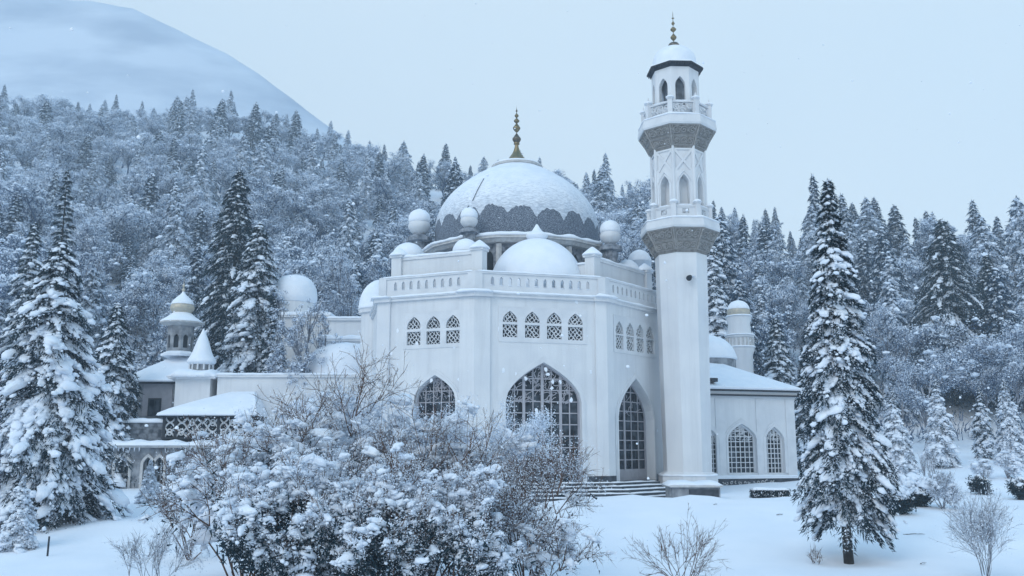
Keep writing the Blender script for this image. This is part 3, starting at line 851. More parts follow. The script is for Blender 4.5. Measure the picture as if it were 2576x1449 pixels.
def balcony(y_neck, y_low, y_rim, y_slab, w_neck, w_rim, w_rail, y_rail, solid, seed):
    """corbelled balcony: carved flare, slab, railing"""
    rng = random.Random(seed)
    zn, zl, zr, zs_ = mz(y_neck), mz(y_low), mz(y_rim), mz(y_slab)
    rn, rr = rad(w_neck, y_neck), rad(w_rim, y_rim)
    b = MB()
    prof = [(rn, zn - .15), (rn + .06, zn), (rn + (rr - rn) * .42, zn + (zr - zn) * .45), (rr * .985, zr)]
    lathe(b, prof, 8, mcx, ROT); cb = b.build('corbel', M['stone'], minaret)
    rel = MB()
    for k in range(8):
        ring = lambda r, z, j: (mcx[0] + r * math.cos(ROT + j * math.pi / 4), mcx[1] + r * math.sin(ROT + j * math.pi / 4), z)
        for (ra, za), (rb, zb_) in zip(prof[1:3], prof[2:4]):
            quad = [ring(ra, za, k - 1), ring(ra, za, k), ring(rb, zb_, k), ring(rb, zb_, k - 1)]
            for u in (.22, .5, .78): spiral(rel, quad, u + rng.uniform(-.03, .03), .5, .34, 1.6, .035, .015, rng.uniform(0, 6))
            for _ in range(7): spiral(rel, quad, rng.uniform(.1, .9), rng.uniform(.2, .8), .16, 1.1, .025, .012, rng.uniform(0, 6))
            for v in (.05, .95): quad_bar(rel, quad, (.0, v), (1, v), .03)
            quad_bar(rel, quad, (.08, .05), (.08, .95), .03); quad_bar(rel, quad, (.92, .05), (.92, .95), .03)
            quad_bar(rel, quad, (0, 0), (0, 1), .05)
    rel.build('relief', M['relief_stone'], cb)
    b = MB(); lathe(b, [(rr * .93, zr - .02), (rr, zr + .01), (rr * 1.02, zr + .12), (rr * .99, zs_ - .05), (rr * .93, zs_)], 8, mcx, ROT)
    sl = b.build('balcony_floor', M['plaster_trim'], minaret)
    b = MB(); snow_strip(b, [(mcx[0] + rr * .93 * math.cos(ROT + k * math.pi / 4), mcx[1] + rr * .93 * math.sin(ROT + k * math.pi / 4), zs_ - .05) for k in range(8)], .36, .13, closed=True, seed=seed)
    b.build('snow', M['snow'], sl, smooth=True)
    rw = rad(w_rail, y_slab); zt_ = mz(y_rail); z0 = zs_ - .02
    for k in range(8):
        f = oct_face(k, rw)
        b = MB()
        if solid:
            hole = [[(f.L * .36, z0 + .32), (f.L * .36, zt_ - .22), (f.L * .64, zt_ - .22), (f.L * .64, z0 + .32)]]
            pierced(b, f, .1, f.L - .1, z0, zt_ - .1, hole, 0, .08)
            pierced(b, f.inset(.1), .1, f.L - .1, z0, zt_ - .1, hole, 0, .01)
            for u in (.40, .47, .53, .6): fbox(b, f, f.L * u - .015, f.L * u + .015, z0 + .32, zt_ - .22, -.07, -.03)
            for a, c in (((.2, .9), (.2, .05)), ((.8, .9), (.8, .05))):
                pass
            quad = [f.pt(f.L * .36, z0 + .32, -.03), f.pt(f.L * .64, z0 + .32, -.03), f.pt(f.L * .64, zt_ - .22, -.03), f.pt(f.L * .36, zt_ - .22, -.03)]
            for _ in range(5): spiral(b, quad, rng.uniform(.2, .8), rng.uniform(.2, .8), .35, 1.2, .03, .0, rng.uniform(0, 6))
            for z in (z0 + .1, zt_ - .16): fbox(b, f, .16, f.L - .16, z, z + .05, -.02, .03)
        else:
            quad = [f.pt(.1, z0 + .05, -.05), f.pt(f.L - .1, z0 + .05, -.05), f.pt(f.L - .1, zt_ - .12, -.05), f.pt(.1, zt_ - .12, -.05)]
            for u in (.2, .5, .8):
                for v in (.3, .7): spiral(b, quad, u + rng.uniform(-.05, .05), v, .33, 1.3, .042, 0, rng.uniform(0, 6))
            for _ in range(7):
                u, v = rng.uniform(.1, .9), rng.uniform(.1, .9); quad_bar(b, quad, (u, v), (min(.97, max(.03, u + rng.uniform(-.35, .35))), min(.95, max(.05, v + rng.uniform(-.5, .5)))), .036)
            fbox(b, f, .08, f.L - .08, z0, z0 + .1, -.1, 0)
        fbox(b, f, .05, f.L - .05, zt_ - .1, zt_, -.14, .04)
        ro = b.build('railing', M['plaster_trim'], minaret)
        s_ = MB(); snow_strip(s_, [f.pt(.2, zt_ - .01, -.05), f.pt(f.L - .2, zt_ - .01, -.05)], .2, .07, seed=k + seed); s_.build('snow', M['snow'], ro, smooth=True)
        c = f.pt(f.L, 0, 0); b = MB()
        lathe(b, [(.2, z0), (.2, zt_ + .06), (.26, zt_ + .08), (.26, zt_ + .17)] + ([(.12, zt_ + .26), (.05, zt_ + .42), (.015, zt_ + .55)] if not solid else [(.2, zt_ + .2)]), 4, c, ROT + k * math.pi / 4 + R(45))
        po = b.build('railing_post', M['plaster_trim'], minaret)
        s_ = MB(); lathe(s_, curve_prof([(.27, zt_ + .16), (.25, zt_ + .24), (.12, zt_ + (.33 if solid else .30)), (.01, zt_ + .36)], 3), 8, c); s_.build('snow', M['snow'], po, smooth=True)

balcony(641, 600, 592, 566, 128, 190, 146, 533, True, 3)
balcony(386, 350, 342, 316, 130, 188, 158, 281, False, 5)

# middle stage: arched niches under crossed panels
zb, zt_ = mz(568), mz(384); r = rad(130, 460)
b = MB()
for k in range(8):
    f = oct_face(k, r)
    hn = arch(f.L / 2, .62, mz(535) - .3, mz(478), mz(456), 6)
    px0, px1 = f.L / 2 - .50, f.L / 2 + .50
    pan = [(px0, mz(446)), (px0, mz(396)), (px1, mz(396)), (px1, mz(446))]
    pierced(b, f, 0, f.L, zb, zt_ + .1, [hn, pan], 0, .07)
    n = len(hn)
    b.add([f.pt(p, q, -.07) for p, q in hn] + [f.pt(p, q, -.6) for p, q in hn], [(i, n + i, n + (i + 1) % n, (i + 1) % n) for i in range(n)])
    sheet(b, f, hn, -.6); sheet(b, f, pan, -.07)
    z0, z1 = mz(446), mz(396)
    for s_ in (1, -1):
        d = np.array([px1 - px0, z1 - z0]); d /= np.hypot(*d); nrm = np.array([-d[1], d[0]]) * .075
        a, c = np.array([px0, z0 if s_ > 0 else z1]), np.array([px1, z1 if s_ > 0 else z0])
        dd = (c - a) / np.hypot(*(c - a)); nn = np.array([-dd[1], dd[0]]) * .075
        w1 = -.003 if s_ > 0 else -.006
        q = [a - nn, c - nn, c + nn, a + nn]
        b.add([f.pt(*p, -.065) for p in q] + [f.pt(*p, w1) for p in q], QB)
    # gable moulding over the niche and corner shafts
    for s_ in (-1, 1):
        tube(b, [f.pt(f.L / 2 + s_ * .47, mz(476), .02), f.pt(f.L / 2 + s_ * .3, mz(462), .02), f.pt(f.L / 2, mz(447), .02)], .04, 4)
        fbox(b, f, f.L / 2 + s_ * .44 - .05, f.L / 2 + s_ * .44 + .05, zb + .7, mz(474), -.01, .04)
    tube(b, [f.pt(f.L, zb, -.02), f.pt(f.L, zt_ + .1, -.02)], .09, 6)
b.build('middle_stage', M['stucco'], minaret)

# lantern with open arches
zb, zt_ = mz(318), mz(190); r = rad(114, 240)
b = MB(); dk = MB()
for k in range(8):
    f = oct_face(k, r)
    hn = arch(f.L / 2, .62, mz(285), mz(234), mz(213), 7)
    pierced(b, f, 0, f.L, zb, zt_ + .2, [hn], 0, .3)
    fi = oct_face(k, r - .32)
    d_ = (f.L - fi.L) / 2
    pierced(b, fi, 0, fi.L, zb, zt_ + .2, [[(p - d_, q) for p, q in hn]], 0, .01)
lan = b.build('lantern', M['stucco'], minaret)
b = MB(); lathe(b, [(.62, zb), (.62, zt_)], 8, mcx, ROT); b.build('lantern_core', M['old_wall'], lan)
b = MB(); lathe(b, [(r * .97, zt_ + .02), (r * .97, zt_ + .1)], 8, mcx, ROT); b.build('lantern_ceiling', M['old_wall'], lan)
# eaves skirt, dome, finial
re = rad(134, 195)
b = MB(); lathe(b, [(r * .98, mz(190)), (re, mz(204) + .55), (re * 1.01, mz(204) + .66), (r * .95, mz(204) + .84)], 8, mcx, ROT)
ev = b.build('eaves', M['iron'], minaret)
b = MB(); lathe(b, [(re * 1.0, mz(204) + .665), (re * .99, mz(204) + .74), (r * .9, mz(204) + .92)], 8, mcx, ROT); b.build('snow', M['snow'], ev)
b = MB()
for k in range(64):
    a = ROT + k * math.pi / 32; fr = abs(((k % 8) - 4) / 4); rr = re * (math.cos(math.pi / 8) + (1 - math.cos(math.pi / 8)) * fr ** 2)
    x, y = mcx[0] + rr * math.cos(a), mcx[1] + rr * math.sin(a); l = .12 + .2 * abs(nz(k * .7))
    tube(b, [(x, y, mz(204) + .62), (x, y, mz(204) + .62 - l)], [.05, .02], 4)
b.build('eaves_fringe', M['iron'], ev)
z0 = mz(204) + .85; z1 = mz(119) ; rd = rad(103, 160) * .98
b = MB(); lathe(b, [(rd, z0 - .3)] + curve_prof([(rd, z0), (rd * 1.03, z0 + (z1 - z0) * .26), (rd * .96, z0 + (z1 - z0) * .52), (rd * .78, z0 + (z1 - z0) * .75), (rd * .46, z0 + (z1 - z0) * .93), (rd * .2, z0 + (z1 - z0) * .985), (.02, z1)], 5), 32, mcx)
dm = b.build('dome', M['minaret_snow'], minaret, smooth=True)
b = MB(); lathe(b, curve_prof([(.25, z1 - .12), (.36, z1 + .02), (.34, z1 + .16), (.24, z1 + .27), (.02, z1 + .3)], 4), 16, mcx); b.build('finial_base', M['bronze'], dm, smooth=True)
za, zb = mz(112), mz(28)
finial(dm, mcx, za, zb, [((mz(y) - za) / (zb - za), r_, h, 'gold') for y, r_, h in ((94, .20, .21), (74, .19, .17), (59, .11, .12), (46, .09, .05))], rod=.025)

# floodlight on the shaft
c = at(1736, 700, MY_ - 1.55)
fl = thing('floodlight', 'small dark floodlight topped with snow high on the minaret shaft', 'floodlight', c)
b = MB(); tube(b, [c + Vector((.0, .3, .0)), c + Vector((0, .0, .02)), c + Vector((-.12, -.2, -.02))], .04, 6); b.build('bracket', M['iron'], fl)
b = MB(); tube(b, [c + Vector((-.02, -.12, .06)), c + Vector((-.14, -.34, -.06))], [.13, .17], 10); b.build('lamp_head', M['iron'], fl)
b = MB(); snow_strip(b, [c + Vector((.02, -.1, .15)), c + Vector((.26, .05, .1))], .26, .14); b.build('snow', M['snow'], fl, smooth=True)

# ---------------------------------------------------------------- entrance steps and the stone pedestal
gz = lambda x, y: ground_z(x, y)
st = thing('entrance_steps', 'broad dark stone steps with snow on each tread below the arched door', 'steps', (5.5, 50.0, -.7))
sn = []
for i in range(5):
    f = Frame(C_, (9.0, 55.2)); f2 = Frame(B_, C_)
    k = .55 + .5 * i; z1 = -.03 - .17 * i
    p0 = np.array(B_) + f2.n * k + f2.d * 1.0; p1 = np.array(C_) + f2.n * k + f2.d * k * .35; p2 = np.array((9.0, 55.2)) + f.n * k * 1.0
    p2 = p1 + f.d * 4.2
    b = MB(); back = [tuple(p2 - f.n * (.6)), tuple(p1 - (f.n + f2.n) * .35), tuple(p0 - f2.n * .6)]
    prism(b, [tuple(p0), tuple(p1), tuple(p2)] + back, z1 - .2, z1)
    s_ = b.build('step', M['dark_stone'], st)
    b = MB()
    for a, c_ in ((p0, p1), (p1, p2)):
        ff = Frame(a, c_); snow_strip(b, [ff.pt(.02, z1, -.32), ff.pt(ff.L - .02, z1, -.32)], .52, .075, seed=i * 3.3 + ff.L)
    b.build('snow', M['snow'], s_, smooth=True)
q = at(1770, 1262, 48.3)
pd = thing('stone_pedestal', 'low stone pedestal with dark panel and thick snow cap in front of the minaret', 'pedestal', (q.x, 48.3, q.z))
x0, x1 = xat(1690, 48.3, -.4), xat(1812, 48.3, -.4)
zt_ = zat(1226, 48.3)
b = MB(); box(b, x0 + .05, x1, 48.3, 50.6, -1.3, zt_); b.build('block', M['old_wall'], pd)
b = MB(); box(b, xat(1733, 48.3, -.4), xat(1808, 48.3, -.4), 48.26, 48.32, -1.2, zt_ - .1); b.build('panel', M['dark_stone'], pd)
b = MB(); box(b, x0 - .1, x1 + .1, 48.16, 50.7, zt_ + .003, zt_ + .1); b.build('cap_stone', M['rim_stone'], pd)
b = MB(); snow_strip(b, [(x0 - .15, 49.4, zt_ + .08), (x1 + .15, 49.4, zt_ + .08)], 2.3, .26, seed=2); b.build('snow', M['snow'], pd, smooth=True)
# ---------------------------------------------------------------- low wing right of the minaret
p0 = (xat(1740, 60.5, 1.0), 60.5); p1 = (xat(2003, 63.0, 1.0), 63.0)
fw = Frame(p0, p1)
zE = fw.px(1890, 982)[1]
wing = thing('prayer_hall_wing', 'low white wing with arched lattice windows and a snowy hipped roof right of the minaret', 'building', (p0[0] + 4, 63, -.6))
zb = fw.px(1900, 1199)[1]
wins = []
for xl, xr, ya, ys in ((1793, 1808, 1078, 1110), (1831, 1902, 1066, 1105), (1925, 1971, 1074, 1106)):
    if xl == 1793: xl = 1762
    wins.append(arch_from_px(fw, xl, xr, ya, ys, fw.px((xl + xr) / 2, 1190)[1]))
b = MB()
pierced(b, fw, 0, fw.L, zb - .9, zE - .1, [arch(*a, 8) for a in wins], 0, .35)
back = [fw.pt(fw.L, 0, 0), fw.pt(fw.L, 0, -10), fw.pt(0, 0, -10)]
fr_ = Frame(fw.pt(fw.L, 0, 0), fw.pt(fw.L, 0, -10)); sheet(b, fr_, [(0, zb - .9), (fr_.L, zb - .9), (fr_.L, zE - .1), (0, zE - .1)], 0)
fl_ = Frame(fw.pt(0, 0, -10), fw.pt(0, 0, 0)); sheet(b, fl_, [(0, zb - .9), (fl_.L, zb - .9), (fl_.L, zE - .1), (0, zE - .1)], 0)
wo = b.build('wall', M['stucco'], wing)
b = MB()
fbox(b, fw, -.1, fw.L + .12, zE - .55, zE - .4, -.1, .06); b.build('string_course', M['plaster_trim'], wing)
for x in (1813, 1915, 1990):
    b = MB(); u = fw.px(x, 1100)[0]; fbox(b, fw, u - .35, u + .35, zb, zE - .56, -.1, .05); b.build('pilaster', M['plaster_trim'], wing)
b = MB(); fbox(b, fw, -.1, fw.L + .1, zb - .9, zb - .12, -.1, .12); b.build('plinth', M['dark_stone'], wing)
b = MB(); fbox(b, fw, -.1, fw.L + .1, zb - .118, zb + .02, -.1, .2); snow_strip(b, [fw.pt(0, zb + .02, .08), fw.pt(fw.L, zb + .02, .08)], .3, .1); b.build('sill', M['snow'], wing)
rng = random.Random(8)
b = MB()
quad = [fw.pt(1.2, zb - .62, .13), fw.pt(fw.L - 1.2, zb - .62, .13), fw.pt(fw.L - 1.2, zb - .16, .13), fw.pt(1.2, zb - .16, .13)]
for i in range(16): spiral(b, quad, .05 + .06 * i, .5, rng.uniform(.22, .42), rng.uniform(.5, 1.2), .03, .01, rng.uniform(0, 6))
b.build('plinth_ornament', M['rim_stone'], wing)
for i, a in enumerate(wins):
    arch_window(fw, wing, *a, .3, 6 if i == 1 else 5, 9, trac=60 if i == 1 else 34, seed=20 + i, bar=.026, frame_mat='plaster_trim')
# eaves and roof
b = MB(); fbox(b, fw, -.3, fw.L + .3, zE - .398, zE - .3, -.3, .3); fbox(b, fw, -.35, fw.L + .35, zE - .1, zE + .02, -10.3, .42)
b.build('eaves', M['iron'], wing)
b = MB(); fbox(b, fw, -.2, fw.L + .2, zE - .3, zE - .1, -10.2, .2); b.build('frieze', M['plaster_trim'], wing)
zr = fw.px(1790, 908, -4.5)[1]
e = [fw.pt(-.4, zE + .02, .46), fw.pt(fw.L + .4, zE + .02, .46), fw.pt(fw.L + .4, zE + .02, -10.4), fw.pt(-.4, zE + .02, -10.4)]
uR = fw.px(1800, 908, -4.5)[0]
rdg = [fw.pt(-.4, zr, -4.6), fw.pt(uR, zr, -4.6)]
b = MB(); e2 = [(x, y, z + .16) for x, y, z in e]
b.add(e + e2 + rdg, [(0, 1, 5, 4), (1, 2, 6, 5), (2, 3, 7, 6), (3, 0, 4, 7), (4, 5, 9, 8), (5, 6, 9), (6, 7, 8, 9), (7, 4, 8), (3, 2, 1, 0)])
ro = b.build('roof', M['snow'], wing, smooth='auto')
b = MB(); snow_strip(b, [fw.pt(-.3, zE + .08, .34), fw.pt(fw.L + .3, zE + .08, .34)], .3, .17, seed=4); b.build('snow', M['snow'], ro, smooth=True)
u = fw.px(1796, 955)[0]; b = MB(); fbox(b, fw, u - .7, u + .15, zE + .5, zE + .75, -.9, .25); b.build('roof_vent', M['iron'], ro)
# curved roof rising behind the wing
c = (xat(1775, 68, 8), 68.0); zt_ = zat(845, 68); z0 = zat(905, 68)
b = MB(); lathe(b, [(2.2, 0), (2.2, z0)], 24, c); ap = b.build('dome_wall', M['old_wall'], wing)
b = MB(); lathe(b, [(2.3, z0 - .05)] + curve_prof([(2.32, z0 + .1), (2.0, z0 + (zt_ - z0) * .5), (1.3, z0 + (zt_ - z0) * .86), (.02, zt_ + .15)], 5), 28, c); b.build('dome', M['snow'], ap, smooth=True)

# ---------------------------------------------------------------- round turret behind the wing
TY = 74.0; c = (xat(1864, TY, 8), TY); tz = lambda y: zat(y, TY); tr = lambda w_: w_ / 2 * mpp(TY, 8)
tur = thing('round_turret', 'small round white turret with pale domed cap standing behind the low wing', 'turret', (c[0], TY, 0))
b = MB(); lathe(b, [(tr(62), -1), (tr(62), tz(893)), (tr(72), tz(882)), (tr(72), tz(876)), (tr(66), tz(874)), (tr(66), tz(852)), (tr(72), tz(850)), (tr(72), tz(846)), (tr(60), tz(843)), (tr(55), tz(815)), (tr(62), tz(802)), (tr(62), tz(797)), (tr(50), tz(796))], 20, c)
tw = b.build('wall', M['stucco'], tur, smooth='auto')
for k in range(20):
    a = k * math.pi / 10; r = tr(67); b = MB()
    tube(b, [(c[0] + r * math.cos(a), TY + r * math.sin(a), tz(874)), (c[0] + r * math.cos(a), TY + r * math.sin(a), tz(852))], .09, 4); b.build('baluster', M['rim_stone'], tw)
b = MB()
for w_, y in ((68, 845), (68, 875), (58, 797)): snow_strip(b, [(c[0] + tr(w_) * math.cos(k * .314), TY + tr(w_) * math.sin(k * .314), tz(y)) for k in range(20)], .3, .12, closed=True)
b.build('snow', M['snow'], tw, smooth=True)
b = MB(); z0, z1 = tz(797), tz(755); lathe(b, curve_prof([(tr(52), z0), (tr(58), z0 + (z1 - z0) * .2), (tr(56), z0 + (z1 - z0) * .45), (tr(48), z0 + (z1 - z0) * .62)], 4), 24, c); dm = b.build('dome', M['pale_metal'], tur, smooth=True)
b = MB(); lathe(b, curve_prof([(tr(57.5), z0 + (z1 - z0) * .42), (tr(50), z0 + (z1 - z0) * .66), (tr(32), z0 + (z1 - z0) * .88), (.02, z1)], 4), 24, c); b.build('snow', M['snow'], dm, smooth=True)

# ---------------------------------------------------------------- domed hall behind the mosque on the left
hall = thing('rear_hall', 'flat-roofed white hall with a round snowy dome rising behind the frosted tree', 'building', (-14, 68, -.5))
HY = 66.0
def slab_block(x0, x1, Y, yt, dep, root, snow_h=.18, zbot=-.8, nm='wall', mt='stucco', over=.15):
    zt_ = zat(yt, Y); X0, X1 = xat(x0, Y, zt_), xat(x1, Y, zt_)
    b = MB(); box(b, X0, X1, Y, Y + dep, zbot, zt_ - .2); o = b.build(nm, M[mt], root)
    b = MB(); box(b, X0 - over, X1 + over, Y - over, Y + dep + over, zt_ - .198, zt_); b.build('roof_slab', M['plaster_trim'], o)
    b = MB(); snow_strip(b, [(X0 - over, Y + .2, zt_ - .01), (X1 + over, Y + .2, zt_ - .01)], .8, snow_h, seed=x0); 
    box(b, X0 - over + .02, X1 + over - .02, Y + .2, Y + dep, zt_ + .002, zt_ + snow_h * .8)
    b.build('snow', M['snow'], o, smooth='auto')
    return o
slab_block(828, 990, 67.5, 800, 6, hall)
slab_block(800, 990, 65.5, 852, 1.9, hall, .25)
slab_block(548, 952, 61.5, 942, 3.9, hall, .14)
c = (xat(868, 64.8, 5), 64.6); zt_, z0 = zat(861, 64.6), zat(925, 64.6); r = 98 * mpp(64.6, 5)
b = MB(); lathe(b, [(r, 2)] + [(r, z0 - .1)] + curve_prof([(r * 1.0, z0), (r * .9, z0 + (zt_ - z0) * .45), (r * .6, z0 + (zt_ - z0) * .83), (.02, zt_)], 5), 32, c); b.build('low_dome', M['snow'], hall, smooth=True)
c = (xat(735, 72, 10), 72.0); zt_, z0 = zat(690, 72), zat(755, 72); r = 57 * mpp(72, 10)
b = MB(); lathe(b, [(r * .95, 3.0), (r * .95, z0)], 24, c); dw = b.build('dome_wall', M['stucco'], hall, smooth='auto')
b = MB(); lathe(b, curve_prof([(r * .96, z0 - .3), (r * 1.02, z0 + .2), (r * .93, z0 + (zt_ - z0) * .5), (r * .62, z0 + (zt_ - z0) * .84), (.02, zt_)], 6), 36, c); b.build('dome', M['snow'], dw, smooth=True)

slab_block(668, 826, 69.0, 792, 6, hall, .3)

# ---------------------------------------------------------------- garden house with a lantern tower (left)
GY = 63.0
gh = thing('garden_house', 'small grey garden house with a snow-covered onion-domed lantern tower', 'house', (xat(400, GY, 2), GY + 2, -.5))
g_ = lambda y: zat(y, GY); gxx = lambda x, y=960: xat(x, GY, zat(y, GY)); gm = lambda w_, y=900: w_ * mpp(GY, zat(y, GY))
b = MB(); x0, x1 = gxx(351), gxx(441); box(b, x0, x1, GY, GY + 4, -.8, g_(960)); bo = b.build('wall', M['old_wall'], gh)
b = MB(); box(b, gxx(363), gxx(436), GY - .05, GY + .02, g_(1046), g_(966)); b.build('wall_panel', M['grey_paint'], bo)
b = MB(); box(b, gxx(378), gxx(410), GY - .14, GY - .04, g_(1046), g_(1002)); dr = b.build('window', M['iron'], bo)
b = MB(); box(b, gxx(382), gxx(393.2), GY - .16, GY - .12, g_(1042), g_(1006)); box(b, gxx(395), gxx(406), GY - .16, GY - .12, g_(1042), g_(1006)); b.build('glass', M['glass'], dr)
def hip(root, x0, x1, Y0, dep, ze, zt_, tx0, tx1, name='roof', mt='snow', thick=.16, under='iron'):
    Y1 = Y0 + dep; ym = (Y0 + Y1) / 2
    n = 7; b = MB(); V = []; fs = []
    for i in range(n + 1):
        t = i / n; k = t ** .85
        a, c_ = x0 + (tx0 - x0) * t, x1 + (tx1 - x1) * t
        ya, yb = Y0 + (ym - .15 - Y0) * t, Y1 + (ym + .15 - Y1) * t
        z = ze + thick + (zt_ - ze - thick) * k
        V += [(a, ya, z), (c_, ya, z), (c_, yb, z), (a, yb, z)]
    V = [(x0, Y0, ze), (x1, Y0, ze), (x1, Y1, ze), (x0, Y1, ze)] + V
    for i in range(n + 1):
        for k in range(4): fs.append((i * 4 + k, i * 4 + (k + 1) % 4, i * 4 + 4 + (k + 1) % 4, i * 4 + 4 + k))
    fs.append(((n + 1) * 4, (n + 1) * 4 + 1, (n + 1) * 4 + 2, (n + 1) * 4 + 3))
    b.add(V, fs); ro = b.build(name, M[mt], root, smooth='auto')
    b = MB(); box(b, x0 + .1, x1 - .1, Y0 + .1, Y1 - .1, ze - .1, ze + .01); b.build('eaves', M[under], ro)
    b = MB(); snow_strip(b, [(x0, Y0 + .08, ze + .03), (x1, Y0 + .08, ze + .03)], .34, .17, seed=x0)
    snow_strip(b, [(x0 + .08, Y1, ze + .03), (x0 + .08, Y0, ze + .03)], .3, .17, seed=x1); b.build('snow', M['snow'], ro, smooth=True)
    return ro
hip(gh, gxx(322), gxx(478), GY - .7, 5.4, g_(962), g_(893), gxx(402), gxx(462))
# lantern
c = (xat(446, GY + 2, 6), GY + 2.0); LZ = lambda y: zat(y, GY + 2); lr = lambda w_: w_ / 2 * mpp(GY + 2, 8)
b = MB(); lathe(b, [(lr(88), LZ(897)), (lr(90), LZ(892)), (lr(60), LZ(884)), (lr(56), LZ(880))], 8, c, R(22.5)); lb = b.build('lantern_base', M['snow'], gh)
b = MB(); dk = MB()
for k in range(8):
    a0, a1 = R(-112.5) + k * R(45) , R(-67.5) + k * R(45); r = lr(64)
    f = Frame((c[0] + r * math.cos(a0), c[1] + r * math.sin(a0)), (c[0] + r * math.cos(a1), c[1] + r * math.sin(a1)))
    h = arch(f.L / 2, f.L * .52, LZ(877), LZ(852), LZ(843), 5)
    pierced(b, f, 0, f.L, LZ(886), LZ(812), [h], 0, .12); sheet(dk, f, h, -.12)
lo_ = b.build('lantern', M['old_wall'], gh); dk.build('opening', M['dark'], lo_)
b = MB(); lathe(b, [(lr(58), LZ(822)), (lr(104), LZ(815)), (lr(105), LZ(812)), (lr(60), LZ(803))], 16, c); le = b.build('lantern_eaves', M['rim_stone'], gh)
b = MB(); lathe(b, curve_prof([(lr(104), LZ(812)), (lr(100), LZ(808)), (lr(70), LZ(798)), (lr(48), LZ(789)), (lr(40), LZ(786))], 3), 24, c); b.build('snow', M['snow'], le, smooth=True)
b = MB(); lathe(b, curve_prof([(lr(36), LZ(790)), (lr(56), LZ(781)), (lr(58), LZ(772)), (lr(48), LZ(760)), (lr(26), LZ(748)), (lr(9), LZ(741)), (lr(3), LZ(735))], 4), 24, c)
on = b.build('onion_dome', M['pale_metal'], gh, smooth=True)
b = MB(); lathe(b, curve_prof([(lr(57), LZ(767)), (lr(50), LZ(759)), (lr(30), LZ(748)), (lr(12), LZ(740)), (lr(4), LZ(733))], 4), 24, c); b.build('snow', M['snow'], on, smooth=True)
finial(on, c, LZ(742), LZ(697), [(.28, .13, .16, 'pale_metal'), (.52, .1, .13, 'pale_metal')], rod=.03)
# white annex with a snow cone
sp = thing('spired_annex', 'square white annex with a tall cone of snow for a roof beside the garden house', 'annex', (xat(486, 62, 2), 62, -.5))
Y = 61.6; s_z = lambda y: zat(y, Y); sx = lambda x, y: xat(x, Y, zat(y, Y))
b = MB(); box(b, sx(440, 980), sx(528, 980), Y, Y + 2.3, -.8, s_z(953)); b.build('wall', M['stucco'], sp)
b = MB(); X0, X1 = sx(424, 940), sx(549, 940); box(b, X0 + .1, X1 - .1, Y - .35, Y + 2.7, s_z(953), s_z(949)); rs = b.build('roof_slab', M['plaster_trim'], sp)
b = MB(); snow_strip(b, [(X0, Y + 1.1, s_z(949)), (X1, Y + 1.1, s_z(949))], 3.2, s_z(927) - s_z(949), seed=1, ns=10); b.build('snow', M['snow'], rs, smooth=True)
cc = (sx(494, 900), Y + 1.1); cr_ = lambda w_: w_ / 2 * mpp(Y, 5)
b = MB(); lathe(b, [(cr_(52), s_z(932)), (cr_(52), s_z(912)), (cr_(64), s_z(911)), (cr_(64), s_z(908))], 8, cc, R(22.5)); b.build('turret', M['old_wall'], sp)
for k in range(12):
    a = k * R(30); b = MB(); tube(b, [(cc[0] + cr_(58) * math.cos(a), cc[1] + cr_(58) * math.sin(a), s_z(928)), (cc[0] + cr_(58) * math.cos(a), cc[1] + cr_(58) * math.sin(a), s_z(911))], .07, 5)
    b.build('turret_column', M['plaster_trim'], sp)
b = MB(); lathe(b, curve_prof([(cr_(58), s_z(914)), (cr_(72), s_z(908)), (cr_(68), s_z(900)), (cr_(52), s_z(886)), (cr_(38), s_z(866)), (cr_(24), s_z(846)), (cr_(11), s_z(832)), (cr_(3), s_z(822))], 4), 24, cc); b.build('cone_roof', M['snow'], sp, smooth=True)
# terrace: rubble parapet above, slab, arcaded wall below
TY2 = 58.5; t_z = lambda y: zat(y, TY2); tx = lambda x, y=1180: xat(x, TY2, zat(y, TY2))
ter = thing('arcade_terrace', 'old stone terrace with snow-covered slab over weathered pointed arches', 'terrace', (tx(380), TY2 + 2, -1.4))
fT = Frame((tx(225), TY2), (tx(562), TY2)); b = MB(); holes = []
for xl, xr, ya, ys in ((291, 324, 1146, 1166), (361, 384, 1150, 1168), (390, 412, 1150, 1168), (446, 520, 1128, 1160)):
    holes.append(arch_from_px(fT, xl, xr, ya, ys, fT.px(400, 1236)[1]))
zt_ = t_z(1124)
pierced(b, fT, 0, fT.L, t_z(1262), zt_, [arch(*h, 7) for h in holes], 0, .4); tw = b.build('wall', M['old_wall'], ter)
fR = Frame((tx(562), TY2), (tx(562), TY2 + 7)); b = MB(); sheet(b, fR, [(0, -1.5), (7, -1.5), (7, zt_), (0, zt_)], 0); b.build('side_wall', M['old_wall'], ter)
for i, h in enumerate(holes):
    b = MB(); sheet(b, fT, arch(*h, 7), -.38); ao = b.build('arch_recess', M['dark'] if i < 3 else M['grey_paint'], ter)
    b = MB(); band(b, fT, arch(h[0], h[1] + .02, h[2], h[3], h[4] + .01, 7), arch(h[0], h[1] + .36, h[2], h[3], h[4] + .22, 7), -.02, .07); b.build('arch_moulding', M['rim_stone'], ao)
    if i < 3:
        b = MB(); muntins(b, fT, h[0], h[1], h[2], h[3], h[4], 2, 4, -.3, .04); b.build('window_bars', M['old_wall'], ao)
b = MB()
for x in (437, 532):
    b = MB(); u = fT.px(x, 1180)[0]; lathe(b, [(.5, -1.6), (.42, -.6), (.36, t_z(1140)), (.5, t_z(1126))], 10, fT.pt(u, 0, .3)); b.build('column', M['rubble'], ter, smooth='auto')
b = MB(); fbox(b, fT, -.2, fT.L + .3, t_z(1126), t_z(1120), -7, .5); sl = b.build('slab', M['rim_stone'], ter)
